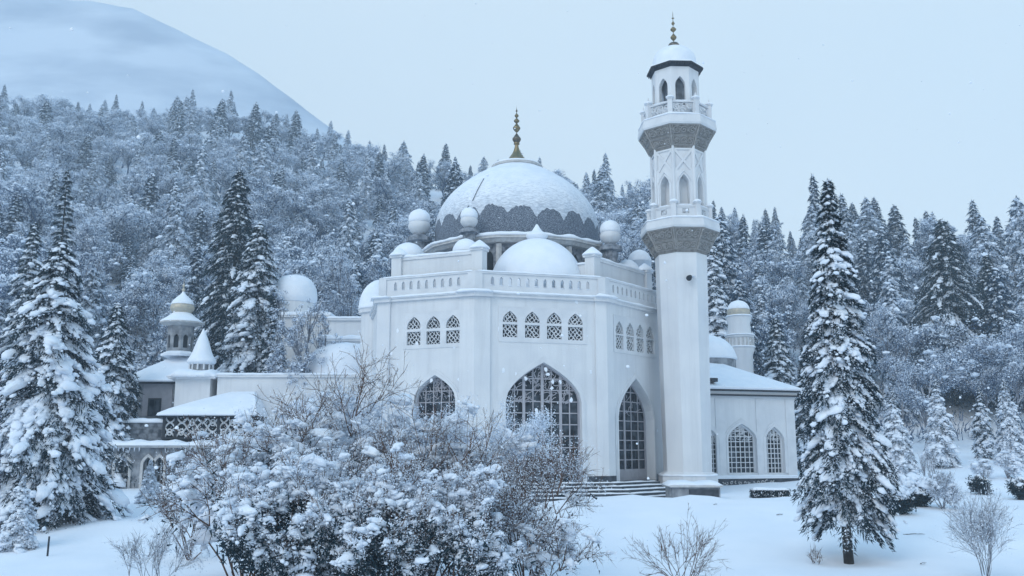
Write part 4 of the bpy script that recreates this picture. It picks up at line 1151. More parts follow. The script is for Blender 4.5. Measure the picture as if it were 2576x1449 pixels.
b = MB(); snow_strip(b, [fT.pt(-.2, t_z(1120), .2), fT.pt(fT.L + .3, t_z(1120), .2)], .9, .3, seed=3); fbox(b, fT, -.2, fT.L + .3, t_z(1120), t_z(1120) + .12, -7, .1); b.build('snow', M['snow'], sl, smooth='auto')
b = MB()
Yp = TY2 + 1.2; xp = lambda x: xat(x, Yp, 1.5); box(b, xp(180), xp(411), Yp, Yp + .5, t_z(1122), zat(1063, Yp)); rp_ = b.build('rubble_parapet', M['rubble'], ter)
b = MB(); snow_strip(b, [(xp(178), Yp + .25, zat(1063, Yp)), (xp(413), Yp + .25, zat(1063, Yp))], .75, .3, seed=5); b.build('snow', M['snow'], rp_, smooth=True)
b = MB()
for x in (250, 290, 330, 420, 470, 540, 556):
    for k in range(3): 
        u = fT.px(x, 1180)[0] + k * .3; l = .2 + .5 * abs(nz(u * 3)); b = MB(); tube(b, [fT.pt(u, t_z(1126), .45), fT.pt(u, t_z(1126) - l, .45)], [.05, .008], 4); b.build('icicle', M['frost'], sl)
# gazebo with lattice screens on the terrace
GZ = 59.2; zz = lambda y: zat(y, GZ); xx = lambda x, y=1075: xat(x, GZ, zat(y, GZ))
gaz = thing('lattice_pavilion', 'dark-framed lattice pavilion with a snowy hipped roof on the terrace', 'pavilion', (xx(500), GZ + 2, zz(1110)))
for x in (412, 441, 549, 640): 
    b = MB(); X = xx(x); box(b, X - .09, X + .09, GZ, GZ + .18, zz(1112), zz(1046)); b.build('post', M['iron'], gaz)
b = MB(); box(b, xx(412) - .1, xx(640), GZ - .04, GZ + .2, zz(1050), zz(1044)); box(b, xx(412) - .1, xx(640), GZ - .05, GZ + .19, zz(1104), zz(1100)); b.build('rail', M['iron'], gaz)
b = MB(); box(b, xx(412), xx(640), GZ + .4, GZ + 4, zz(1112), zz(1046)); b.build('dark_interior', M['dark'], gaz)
for xa, xb in ((414, 439), (443, 547), (551, 638)):
    b = MB(); f = Frame((xx(xa), GZ + .08), (xx(xb), GZ + .08)); z0, z1 = zz(1099), zz(1051); n = max(1, round(f.L / .62)); uw = f.L / n
    for i in range(n):
        for row in range(2):
            za_, zb_ = z0 + (z1 - z0) * row / 2, z0 + (z1 - z0) * (row + 1) / 2; u0 = i * uw
            for s_ in (0, 1):
                pts = []
                for q in range(7):
                    t = q / 6; u = u0 + uw * (t if s_ == 0 else 1 - t); z = za_ + (zb_ - za_) * (t + .10 * math.sin(t * 6.28))
                    pts.append(f.pt(u, z, .01 * s_))
                tube(b, pts, .055, 4)
            if (i + row) % 2 == 0:
                cu, cz = u0 + uw / 2, (za_ + zb_) / 2
                tube(b, [f.pt(cu + .17 * math.cos(a), cz + .2 * math.sin(a), .03) for a in np.linspace(0, 6.28, 11)], .04, 4)
    b.build('lattice_screen', M['plaster_trim'], gaz)
hip(gaz, xx(402, 1046), xx(650, 1046), GZ - .5, 5.2, zz(1046), zz(980), xx(560, 1000), xx(618, 1000))
# step at the arcade foot
q0 = at(283, 1254, 56.5)
ds = thing('door_step', 'low dark step with snow on it before the leftmost arch of the terrace', 'step', (q0.x + .8, 56.5, q0.z))
b = MB(); box(b, q0.x, xat(348, 56.5, q0.z), 56.5, 58.4, q0.z - .3, q0.z + .02); b.build('tread', M['dark_stone'], ds)
b = MB(); box(b, q0.x - .03, xat(350, 56.5, q0.z), 56.46, 58.4, q0.z + .024, q0.z + .14); b.build('snow', M['snow'], ds)
# ---------------------------------------------------------------- vegetation
def ico(sub, noise_amp, seed, flat=0.45):
    bm = bmesh.new(); bmesh.ops.create_icosphere(bm, subdivisions=sub, radius=1.0)
    V = np.array([v.co[:] for v in bm.verts]); F = np.array([[v.index for v in f.verts] for f in bm.faces]); bm.free()
    k = np.array([1 + noise_amp * (nz(*(v * 1.1 + seed * 7.7)) + .55 * nz(*(v * 2.6 + seed * 3.1))) for v in V])
    V = V * k[:, None]; V[:, 2] = np.where(V[:, 2] < 0, V[:, 2] * flat, V[:, 2])
    return V, F
LUMP = [ico(2, .55, s + 1, .5) for s in range(10)]
LUMP_S = [ico(1, .5, s + 30, .6) for s in range(8)]
def lump(mb, rng, p, sx, sy, sz, az=0.0, tilt=0.0, small=False):
    V, F = (LUMP_S if small else LUMP)[rng.randrange(8)]
    ca, sa, ct, st = math.cos(az), math.sin(az), math.cos(tilt), math.sin(tilt)
    a = rng.uniform(0, 6.28); c2, s2 = math.cos(a), math.sin(a)
    W = np.stack([V[:, 0] * c2 - V[:, 1] * s2, V[:, 0] * s2 + V[:, 1] * c2, V[:, 2]], 1) * np.array([sx, sy, sz])
    x = W[:, 0] * ct - W[:, 2] * st; z = W[:, 0] * st + W[:, 2] * ct
    mb.add(np.stack([x * ca - W[:, 1] * sa, x * sa + W[:, 1] * ca, z], 1) + np.array(p), F)

def slivers(mb, P, D, L, Wd, rs):
    """thin pointed triangles at P along D: needle sprays, frosted twig tips"""
    P = np.asarray(P, float); D = np.asarray(D, float); n = len(P)
    if n == 0: return
    D = D / (np.linalg.norm(D, axis=1)[:, None] + 1e-9)
    sd_ = np.cross(D, rs.normal(size=(n, 3))); sd_ /= np.linalg.norm(sd_, axis=1)[:, None] + 1e-9
    L = np.broadcast_to(L, (n,))[:, None]; Wd = np.broadcast_to(Wd, (n,))[:, None]
    V = np.stack([P - sd_ * Wd / 2, P + sd_ * Wd / 2, P + D * L], 1).reshape(-1, 3)
    mb.add(V, np.arange(3 * n).reshape(-1, 3))
def flakes(mb, P, size, rs, up=0.0):
    """small irregular triangles, optionally lying flat"""
    P = np.asarray(P, float); n = len(P)
    if n == 0: return
    N = rs.normal(size=(n, 3)); N[:, 2] += up; N /= np.linalg.norm(N, axis=1)[:, None] + 1e-9
    A = np.cross(N, rs.normal(size=(n, 3))); A /= np.linalg.norm(A, axis=1)[:, None] + 1e-9
    B = np.cross(N, A)
    s = np.broadcast_to(size, (n,))[:, None] * rs.uniform(.6, 1.4, (n, 1))
    V = np.stack([P + A * s, P - A * s * .5 + B * s * .8, P - A * s * .5 - B * s * rs.uniform(.5, 1, (n, 1))], 1).reshape(-1, 3)
    mb.add(V, np.arange(3 * n).reshape(-1, 3))

def conifer(seed, H, Rm, n, t0=.05, droop=.35, up=.15, spr=40, spr_len=.35, spr_w=.05, pads=5, pad=.3, dust=20, dust_size=.06, rounded=3.0, power=.85, lean=(0, 0),
            gap=0.0, clip=None, under=1.0, drape=0.4, small_pads=False):
    """returns trunk, crown and snow meshes of a snow-laden conifer standing at the origin"""
    rng = random.Random(seed); rs = np.random.RandomState(seed)
    tr, cr_, sn_ = MB(), MB(), MB()
    ax = lambda t: np.array([lean[0] * t + .12 * nz(t * 3, seed), lean[1] * t + .12 * nz(t * 3, seed + 9.), H * t])
    tube(tr, [ax(t) for t in np.linspace(-.03, .98, 10)], [max(.012, .0125 * H * (1 - t) ** .9 + .01) for t in np.linspace(0, 1, 10)], 7)
    SP, SD, DP_ = [], [], []
    for i in range(n):
        tt = (i + rng.random()) / n
        tt = tt ** .92
        t = t0 + (1 - t0) * tt
        L = Rm * min(1, .62 + tt * rounded) * (1 - tt) ** power * rng.uniform(.68, 1.12) + .03 * Rm
        if gap and rng.random() < gap: L *= .55
        az = i * 2.39996 + rng.uniform(-.4, .4)
        o = np.array([math.cos(az), math.sin(az), 0]); sdv = np.array([-o[1], o[0], 0])
        dr = droop * (1.15 - .5 * tt) * rng.uniform(.8, 1.25)
        base = ax(t)
        crv = lambda s: base + o * (L * s) + np.array([0, 0, L * (up * s - dr * s * s * 1.5)])
        slope = lambda s: up - 3.0 * dr * s
        tube(tr, [crv(s) for s in (0, .35, .7, 1)], [.012 + .012 * L, .01 + .008 * L, .012, .005], 3)
        m = max(4, int(spr * (L / Rm + .12)))
        s_ = rs.uniform(.08, 1.04, m) ** .75
        lat = rs.normal(0, 1, m) * .20 * L * (1.15 - s_ * .75)
        for s, la in zip(s_, lat):
            p = crv(s) + sdv * la + np.array([0, 0, -abs(la) * .35 + rs.normal(0, .03 * L) - rs.random() * under * .12 * L])
            SP.append(p); SD.append(o * .55 + sdv * np.sign(la) * .45 + np.array([0, 0, -.75 + rs.normal(0, .35)]))
        if not small_pads:
            for ch in range(max(1, round(pads * .56 * (L / Rm + .35)))):
                off = rng.gauss(0, .16) * L if ch else rng.gauss(0, .03) * L
                s0 = rng.uniform(.15, .5); s1 = s0 + rng.uniform(.25, .6); s1 = min(1.05, s1)
                wd_ = pad * rng.uniform(.40, .85) * (.62 + .45 * min(1, L / Rm)); step = wd_ * .55 / L; s = s0
                while s < s1:
                    e = math.sin(math.pi * min(1, max(.08, (s - s0) / (s1 - s0 + 1e-6)))) ** .5
                    if rng.random() > .12:
                        q = crv(s) + sdv * (off * (1.1 - .5 * s) + rng.gauss(0, .10) * wd_) + np.array([0, 0, .02 - abs(off) * .35 + rng.gauss(0, .05) * wd_])
                        z_ = wd_ * (.45 + .55 * e) * rng.uniform(.75, 1.15)
                        lump(sn_, rng, q, z_ * .85, z_ * rng.uniform(.55, .95), z_ * .42, az + rng.uniform(-.5, .5), math.atan(slope(s)) * .85, z_ < .22)
                        for _ in range(3):
                            g = rs.normal(0, 1, 3); r_ = z_ * rng.uniform(.14, .34)
                            lump(sn_, rng, q + (o * g[0] * .5 + sdv * g[1] * .75) * z_ + np.array([0, 0, slope(s) * g[0] * .4 * z_ - .12 * z_ * abs(g[1])]), r_ * 1.3, r_, r_ * .8, az, math.atan(slope(s)) * .8, True)
                    s += step * rng.uniform(.7, 1.2)
        k = max(1, int(pads * (L / Rm + .25))) if small_pads else int(pads * .3 * (L / Rm + .25))
        for q in range(k):
            s = rng.uniform(.22, 1.02); la = rng.gauss(0, .17) * L * (1.1 - s * .7)
            p = crv(s) + sdv * la + np.array([0, 0, .03 - abs(la) * .35])
            z_ = pad * rng.uniform(.4, 1.2) * (.55 + .6 * min(1, L / Rm)); tl = math.atan(slope(s)) * drape
            if small_pads:
                lump(sn_, rng, p, z_ * 1.1, z_ * rng.uniform(.5, .85), z_ * .45, az + rng.uniform(-.5, .5), tl, True); continue
            lump(sn_, rng, p, z_ * .95, z_ * rng.uniform(.55, .85), z_ * .45, az + rng.uniform(-.6, .6), tl)
            for _ in range(6):
                g = rs.normal(0, 1, 3); r_ = z_ * rng.uniform(.16, .42)
                lump(sn_, rng, p + (o * g[0] * .75 + sdv * g[1] * .6) * z_ + np.array([0, 0, slope(s) * g[0] * .55 * z_ - .10 * z_ - .05 * abs(g[1]) * z_]), r_ * 1.25, r_, r_ * .75, az, tl, True)
        d_ = int(dust * (L / Rm + .12)); s_ = rs.uniform(.1, 1.05, d_) ** .7; lat = rs.normal(0, 1, d_) * .22 * L * (1.15 - s_ * .75)
        for s, la in zip(s_, lat): DP_.append(crv(s) + sdv * la + np.array([0, 0, .04 - abs(la) * .33 - rs.random() * .22 * L * under * .6]))
    SP, SD = np.array(SP), np.array(SD)
    if clip is not None:
        k = SP[:, 2] > clip; SP, SD = SP[k], SD[k]
    slivers(cr_, SP, SD, spr_len * rs.uniform(.6, 1.3, len(SP)), spr_w * rs.uniform(.7, 1.4, len(SP)), rs)
    # leader
    tp = ax(1.0); q = np.repeat(tp[None], 14, 0) + rs.normal(0, .03, (14, 3)) - np.array([0, 0, 1]) * rs.random((14, 1)) * .06 * H
    slivers(cr_, q, rs.normal(0, .5, (14, 3)) + np.array([0, 0, .9]), spr_len * .8, spr_w, rs)
    flakes(sn_, np.array(DP_), dust_size, rs, up=1.2)
    return tr, cr_, sn_

def plant_conifer(name, label, cat, loc, mats=('bark', 'needle', 'tree_snow'), group=None, **kw):
    o = thing(name, label, cat, (0, 0, 0), group)
    tr, cr_, sn_ = conifer(**kw)
    tr.build('trunk', M[mats[0]], o, smooth=True); c = cr_.build('crown', M[mats[1]], o); sn_.build('snow', M[mats[2]], o, smooth=True)
    o.location = loc
    return o
def copy_thing(o, loc, rz=0, s=1.0, label=None):
    c = o.copy(); COL.objects.link(c); c.location = loc; c.rotation_euler = (0, 0, rz); c.scale = (s[0], s[0], s[1]) if isinstance(s, tuple) else (s, s, s)
    if label: c['label'] = label
    for ch in o.children:
        d = ch.copy(); COL.objects.link(d); d.parent = c
    return c

# skeletons for bare or frosted broadleaf growth
def grow(rng, tubes, tips, p, d, L, r, lvl, spread=.6, kids=(4, 5, 5), bend=.25, upw=.12, shrink=.62, nseg=4, sides=3, rmin=.004, mid=None):
    pts = [p]; q = p.copy(); dd = d / np.linalg.norm(d)
    for i in range(nseg):
        dd = dd + np.array([rng.gauss(0, bend), rng.gauss(0, bend), rng.gauss(0, bend * .7) + upw]) * .5
        dd /= np.linalg.norm(dd); q = q + dd * (L / nseg); pts.append(q)
    tubes.append((pts, np.linspace(r, max(rmin, r * .5), nseg + 1), sides))
    if mid is not None: mid.append((lvl, pts))
    if lvl == 0:
        tips.append((pts[-1], dd)); return
    for k in range(kids[-lvl] if lvl <= len(kids) else kids[0]):
        t = rng.uniform(.3, 1.0); i = min(nseg - 1, int(t * nseg)); f = t * nseg - i
        b = pts[i] * (1 - f) + pts[i + 1] * f
        ax_ = np.array([rng.gauss(0, 1), rng.gauss(0, 1), rng.gauss(0, .7)])
        nd = dd + ax_ / np.linalg.norm(ax_) * spread * rng.uniform(.6, 1.3)
        grow(rng, tubes, tips, b, nd, L * shrink * rng.uniform(.65, 1.15), max(rmin, r * .55), lvl - 1, spread, kids, bend, upw, shrink, max(2, nseg - (lvl < 3)), sides, rmin, mid)

def frost_tree(seed, H, Rm, stems=1, flakes_n=9000, flake=.06, dark=.30, form='round', tw_r=.02, lv=3, lumps=30, skirt=False):
    """broadleaf tree thick with hoarfrost; returns trunk and rime meshes"""
    rng = random.Random(seed); rs = np.random.RandomState(seed)
    tr, fr, dk = MB(), MB(), MB(); tubes, tips, mid = [], [], []
    for s in range(stems):
        a = rng.uniform(0, 6.28); d = np.array([math.cos(a) * .25, math.sin(a) * .25, 1.0]) if stems > 1 else np.array([rng.gauss(0, .05), rng.gauss(0, .05), 1.0])
        grow(rng, tubes, tips, np.array([0., 0., -.2]), d, H * .62, .014 * H, lv, spread=.75 if form == 'round' else .5, kids=(7, 6, 4), upw=.16, shrink=.56, rmin=tw_r * .4, mid=mid)
    for pts, r, sd_ in tubes: tube(tr, pts, np.maximum(r, tw_r * .35), sd_)
    T = np.array([t[0] for t in tips]); D = np.array([t[1] for t in tips])
    # stand the crown upright over its foot and fit it to the wanted size
    c0 = np.median(T[:, :2], 0); zm = np.median(T[:, 2])
    for a in tr.V: a[:, :2] -= c0 * np.clip(a[:, 2:3] / zm, 0, 1)
    T[:, :2] -= c0 * np.clip(T[:, 2:3] / zm, 0, 1)
    k = Rm / (np.percentile(np.hypot(T[:, 0], T[:, 1]), 92) + 1e-6); kz = H / (np.percentile(T[:, 2], 98) + 1e-6)
    sc = np.array([k, k, kz])
    for a in tr.V: a *= sc
    T = T * sc
    if len(T) > 420: k_ = rs.permutation(len(T))[:420]; T, D = T[k_], D[k_]
    if skirt: T = np.concatenate([T, T * [1, 1, .72], T * [1, 1, .48], T * [.8, .8, .28]]); D = np.tile(D, (4, 1))
    idx = rs.randint(0, len(T), flakes_n)
    cl = .62 * Rm / (len(T) ** (1 / 3.)) * 1.9
    o_ = rs.normal(0, 1, (flakes_n, 3)); o_ /= np.linalg.norm(o_, axis=1)[:, None]; o_ *= rs.random((flakes_n, 1)) ** .45
    sz = rs.uniform(.6, 1.25, len(T))[idx][:, None]
    P = T[idx] + o_ * np.array([cl, cl, cl * .95]) * sz - D[idx] * cl * .4
    P[:, 2] = np.maximum(P[:, 2], .1)
    wh = o_[:, 2] + rs.normal(0, .65, flakes_n) > np.percentile(o_[:, 2], dark * 100)
    q = ~wh; n_d = int(q.sum())
    slivers(dk, P[q], D[idx[q]] + rs.normal(0, .7, (n_d, 3)), flake * 2.6 * rs.uniform(.6, 1.4, n_d), flake * .6, rs)
    flakes(fr, P[wh], flake, rs, up=.9)
    for i in range(lumps):
        j = rng.randrange(len(T)); z_ = cl * rng.uniform(.28, .6)
        lump(fr, rng, T[j] + np.array([rng.gauss(0, .35) * cl, rng.gauss(0, .35) * cl, cl * .25]), z_, z_ * .8, z_ * .5, rng.uniform(0, 6), 0, True)
    return tr, fr, dk
def plant_frost(name, label, cat, loc, mats=('rime_twig', 'frost', 'twig_far'), group=None, **kw):
    o = thing(name, label, cat, (0, 0, 0), group)
    tr, fr, dk = frost_tree(**kw)
    tr.build('trunk', M[mats[0]], o); c = fr.build('crown', M[mats[1]], o); dk.build('twigs', M[mats[2]], o)
    o.location = loc
    return o
def gp(px, Y): 
    """ground point on the bearing of a frame column at depth Y"""
    x = (px - 1288) / F_PX * Y * 1.0
    for _ in range(4):
        z = ground_z(x, Y); x = xat(px, Y, z)
    return Vector((x, Y, ground_z(x, Y) - .03))
def hgt(y_top, p): return zat(y_top, p.y) - p.z

# ---- the trees one can tell apart -------------------------------------------------
p = gp(2135, 32.5)
H = hgt(452, p); lean = xat(2083, 32.5, p.z + H) - p.x
plant_conifer('conifer_tree', 'tall slender snow-laden conifer on a bare trunk standing alone on the lawn at right', 'tree', p,
              seed=11, H=H, Rm=1.85, n=300, t0=.135, droop=.62, up=.22, spr=290, spr_len=.20, spr_w=.042, pads=6.5, pad=.34, dust=320, dust_size=.036, lean=(lean, 0), power=.80, rounded=2.6, under=1.6, gap=.18, drape=.6)
p = gp(112, 39.0)
plant_conifer('conifer_tree', 'huge spreading conifer bowed under thick snow at the left edge', 'tree', p + Vector((-.75, .9, 0)),
              seed=12, H=hgt(600, p), Rm=3.6, n=200, t0=.10, droop=.62, up=.30, spr=280, spr_len=.27, spr_w=.05, pads=8, pad=.52, dust=240, dust_size=.042, power=.70, rounded=3.6, under=1.7, gap=.3, drape=.6)
plant_conifer('conifer_tree', 'drooping conifer with a thin bare leaning trunk before the left arches', 'tree', p,
              seed=13, H=hgt(985, p), Rm=2.5, n=105, t0=.34, droop=.80, up=.34, spr=170, spr_len=.26, spr_w=.045, pads=5, pad=.38, dust=150, dust_size=.045, power=.55, rounded=5, under=2.2, lean=(.45, 0), drape=.7)
p = gp(45, 34.5)
plant_conifer('young_conifer', 'small young fir almost buried in snow at the bottom left edge', 'tree', p,
              seed=14, H=hgt(1200, p), Rm=.82, n=130, t0=.02, droop=.45, up=.12, spr=26, spr_len=.16, spr_w=.025, pads=8, pad=.2, dust=420, dust_size=.042, power=.9)
p = gp(372, 46.5)
plant_conifer('young_conifer', 'white frosted young fir on the path in front of the terrace arches', 'tree', p,
              seed=15, H=hgt(1160, p), Rm=.75, n=120, t0=.02, droop=.4, up=.1, spr=16, spr_len=.16, spr_w=.025, pads=5, pad=.17, dust=420, dust_size=.05, power=.9)
def con(px, Y, ytop, rpx, label, seed, name='conifer_tree', **kw):
    p = gp(px, Y); k = dict(n=150, t0=.04, droop=.5, up=.18, spr=110, spr_len=.45, spr_w=.085, pads=5, pad=.5, dust=130, dust_size=.07, under=1.3, gap=.15)
    k.update(kw)
    return plant_conifer(name, label, 'tree', p, seed=seed, H=hgt(ytop, p), Rm=rpx * mpp(Y, 4), **k)
con(262, 60, 765, 125, 'snow-covered conifer between the left edge tree and the garden house', 21, pads=7, dust=110)
con(112, 82, 428, 88, 'thin dark spire of a conifer rising above the left edge trees', 22, n=110, pads=1, pad=.4, dust=12, droop=.3, spr=110)
con(30, 70, 560, 120, 'pale frosted conifer half hidden behind the huge left edge conifer', 23, pads=7, dust=120)
con(562, 76, 430, 168, 'large dark green conifer lightly dusted with snow behind the garden house', 24, n=300, pads=2, pad=.5, dust=26, spr=150, power=.72, rounded=4)
con(622, 70, 560, 150, 'conifer hung with heavy white snow pads beside the big dark conifer', 25, n=300, pads=6, pad=.58, dust=80, power=.7)
con(672, 66, 745, 60, 'narrow snowy conifer at the foot of the heavy snow-hung one', 26, n=110, pads=6, pad=.4)
con(1812, 84, 585, 98, 'snow-laden conifer rising just right of the minaret', 27, n=190, pads=8, pad=.6, dust=60, spr=70)
con(2408, 92, 552, 150, 'dark broad conifer with clumps of snow on the right slope', 28, n=290, pads=3, pad=.55, dust=34, spr=150, power=.72, t0=.12)
con(2512, 96, 640, 105, 'dark conifer next to the broad dark one on the right slope', 29, n=150, pads=2, dust=30, spr=140)
con(2262, 58, 985, 56, 'white feathery young conifer just behind the lone lawn conifer', 30, n=150, pads=6, pad=.32, dust=420, dust_size=.055, spr=26, spr_len=.3, spr_w=.04)
con(2370, 66, 955, 52, 'frosted young conifer in front of the dark slope thicket', 31, n=140, pads=6, pad=.35, dust=380, dust_size=.06, spr=30, spr_len=.3, spr_w=.04)
con(2478, 70, 975, 34, 'slim snow-hung conifer above the small lawn shrubs', 32, n=110, pads=6, pad=.3, dust=90, spr=50, spr_len=.3, spr_w=.05)
con(2545, 66, 955, 48, 'frosted conifer at the right edge above the lawn', 33, n=120, pads=6, pad=.3, dust=360, spr=28, spr_len=.3, spr_w=.05)
con(1968, 78, 800, 92, 'bushy snow-covered conifer behind the roof of the low wing', 34, n=170, pads=7, pad=.5, dust=120)
con(2040, 72, 870, 60, 'snowy conifer hidden partly by the lone lawn conifer', 35, n=130, pads=6, pad=.4, dust=120)
con(2112, 100, 500, 95, 'dark-topped conifer just behind the crown of the lawn conifer', 36, n=140, pads=3, dust=60)
con(330, 66, 940, 44, 'small frosted conifer at the left side of the garden house', 37, n=110, pads=5, pad=.4, dust=130)
def fro(px, Y, ytop, rpx, label, seed, name='frosted_tree', **kw):
    p = gp(px, Y); return plant_frost(name, label, 'tree', p, seed=seed, H=hgt(ytop, p), Rm=rpx * mpp(Y, 4), **kw)
fro(742, 62.5, 742, 66, 'leafless frosted tree in front of the round snowy dome', 41, flakes_n=26000, flake=.055, dark=.40, skirt=True)
fro(680, 64, 800, 50, 'low frosted tree between the snow-hung conifer and the round dome', 49, flakes_n=14000, flake=.055, dark=.38, skirt=True)
fro(806, 63.5, 765, 46, 'low frosted tree right of the round snowy dome', 50, flakes_n=14000, flake=.055, dark=.38, skirt=True)
fro(330, 84, 700, 90, 'grey hazy frosted tree behind the garden house tower', 42, flakes_n=22000, flake=.07, dark=.5)
fro(190, 90, 640, 90, 'grey-brown bare frosted tree on the left slope above the lantern', 43, flakes_n=22000, flake=.07, dark=.55)
fro(2270, 88, 780, 80, 'bare grey frosted tree beyond the lone lawn conifer', 44, flakes_n=22000, flake=.065, dark=.6)
fro(2480, 84, 860, 120, 'wide purple-grey leafless thicket tree on the right slope', 45, flakes_n=24000, flake=.065, dark=.62)
fro(2330, 78, 900, 90, 'low leafless frosted tree at the foot of the right slope', 46, flakes_n=20000, flake=.06, dark=.55)
fro(2580, 80, 800, 90, 'leafless frosted tree cut off by the right edge', 47, flakes_n=20000, flake=.06, dark=.58)
fro(850, 84, 640, 90, 'frosted tree rising behind the flat-roofed hall left of the mosque', 48, flakes_n=22000, flake=.06, dark=.42)

# ---- the wooded hill --------------------------------------------------------------
PRO = {}
def proto(kind, i):
    if (kind, i) in PRO: return PRO[(kind, i)]
    if kind == 'con':
        kw = [dict(Rm=2.8, n=120, pads=1, pad=.4, dust=150, spr=44, droop=.42), dict(Rm=2.6, n=110, pads=2, pad=.45, dust=260, spr=30, droop=.5), dict(Rm=3.1, n=130, pads=0, pad=.4, dust=70, spr=60, droop=.35),
              dict(Rm=2.9, n=120, pads=1, pad=.5, dust=330, spr=24, droop=.6), dict(Rm=3.5, n=120, pads=1, pad=.4, dust=320, spr=28, droop=.5, power=.65), dict(Rm=2.2, n=110, pads=1, pad=.4, dust=110, spr=56, droop=.3)][i]
        tr, cr_, sn_ = conifer(seed=60 + i, H=10.0, t0=.05, up=.15, spr_len=.5, spr_w=.11, dust_size=.095, small_pads=True, gap=.3, lean=(random.Random(i).uniform(-.5, .5), 0), **kw)
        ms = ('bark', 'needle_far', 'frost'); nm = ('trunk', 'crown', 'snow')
    else:
        kw = [dict(Rm=3.6, dark=.22), dict(Rm=4.2, dark=.15), dict(Rm=2.8, dark=.30), dict(Rm=3.8, dark=.56), dict(Rm=2.3, dark=.18, form='tall', skirt=True), dict(Rm=4.6, dark=.34)][i]
        tr, cr_, sn_ = frost_tree(seed=80 + i, H=9.0, flakes_n=17000, flake=.098, tw_r=.04, lv=3, lumps=45, **kw)
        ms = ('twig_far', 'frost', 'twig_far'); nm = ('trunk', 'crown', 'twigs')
    PRO[(kind, i)] = (tr, cr_, sn_, ms, nm)
    return PRO[(kind, i)]
ROOTS = {}
def hill_tree(kind, i, loc, rz, s, label, group):
    if (kind, i) not in ROOTS:
        tr, cr_, sn_, ms, nm = proto(kind, i)
        o = thing('hill_conifer' if kind == 'con' else 'hill_frosted_tree', label, 'tree', (0, 0, 0), group)
        for mbx, m_, n_ in zip((tr, cr_, sn_), ms, nm): mbx.build(n_, M[m_], o)
        o.location = loc; o.rotation_euler = (0, 0, rz); o.scale = (s[0], s[0], s[1]); ROOTS[(kind, i)] = o
        return o
    o = copy_thing(ROOTS[(kind, i)], loc, rz, s, label); o['group'] = group
    return o
rng = random.Random(5)
cands, placed = [], []
tries = 0
cnt = {'con': 0, 'fro': 0}
def place_hill(x, y, c, ridge=False):
    if c < 900: reg, where = 0, 'left of the mosque'
    elif c < 1720: reg, where = 1, 'behind the mosque dome'
    else: reg, where = 2, 'right of the minaret'
    pc_ = {0: .50, 1: .6, 2: .75}[reg] + (.28 if ridge else 0)
    kind = 'con' if rng.random() < pc_ else 'fro'
    if cnt[kind] >= 298: kind = 'fro' if kind == 'con' else 'con'
    if cnt[kind] >= 298: return
    cnt[kind] += 1
    z = ground_z(x, y) - .2
    if kind == 'con':
        s = rng.choice((.85, 1.0, 1.1, 1.25, 1.4, 1.6) if not ridge else (.6, .7, .8, .9, 1.0, 1.2)) * rng.uniform(.9, 1.1); sv = (s * rng.uniform(.85, 1.1), s * rng.uniform(.9, 1.15))
        hill_tree('con', rng.randrange(6), (x, y, z), rng.uniform(0, 6.28), sv, 'snow-dusted conifer in the wood on the hillside ' + where, 'conifers on the hillside ' + where)
    else:
        s = rng.uniform(.75, 1.3) * (1.12 if reg == 0 else 1.0) * (.75 if ridge else 1); sv = (s * rng.uniform(.9, 1.15), s)
        hill_tree('fro', rng.randrange(6), (x, y, z), rng.uniform(0, 6.28), sv, 'pale frosted broadleaf tree in the wood on the hillside ' + where, 'frosted trees on the hillside ' + where)
# ridge line first, then down the slope
c = -60
while c < 2660:
    D = itp(RIDGE_D, c) - rng.uniform(0, 6); x = (c - 1288) / F_PX * D
    place_hill(x, D, c, True); placed.append((x, D))
    c += 3.4 / D * F_PX * rng.uniform(.5, 1.2)
pool = []
for _ in range(26000):
    c = rng.uniform(-150, 2730); B, D = itp(FOOT_D, c), itp(RIDGE_D, c)
    t = rng.random(); y = B + 8 + (D - B - 9) * t
    pool.append((c, y))
def spacing(y): return 3.2 + .017 * y
grid = {}
for x, y in placed: grid.setdefault((int(x // 12), int(y // 12)), []).append((x, y))
for c, y in pool:
    x = (c - 1288) / F_PX * y
    if 985 < c < 1640:
        z = ground_z(x, y); s_ = (z + 9 - CAM_Z) / y
        if s_ < .235: continue                       # wholly hidden behind the mosque
    elif 480 < c < 985 or 1640 < c < 1860:
        s_ = (ground_z(x, y) + 9 - CAM_Z) / y
        if s_ < .06: continue
    d = spacing(y)
    kx, ky = int(x // 12), int(y // 12)
    if any((x - a) ** 2 + (y - b_) ** 2 < d * d for i in (-1, 0, 1) for j in (-1, 0, 1) for a, b_ in grid.get((kx + i, ky + j), ())): continue
    grid.setdefault((kx, ky), []).append((x, y))
    place_hill(x, y, c)

# undergrowth on the hill floor: nobody could count it
rs = np.random.RandomState(77); b = MB(); P = []
for _ in range(30000):
    c = rs.uniform(-200, 2760); B, D = itp(FOOT_D, c), itp(RIDGE_D, c); y = B + 3 + (D - B) * rs.random() ** 1.3; x = (c - 1288) / F_PX * y
    if nz(x * .08, y * .08, 3) < -.1: continue
    P.append((x, y, ground_z(x, y) + rs.random() ** 2 * 1.8))
P = np.array(P); n = len(P)
slivers(b, P, rs.normal(0, .5, (n, 3)) + np.array([0, 0, .9]), rs.uniform(.5, 1.4, n), .12, rs)
tag(b.build('undergrowth', M['twig_far'], loc=(0, 100, 0)), kind='stuff')
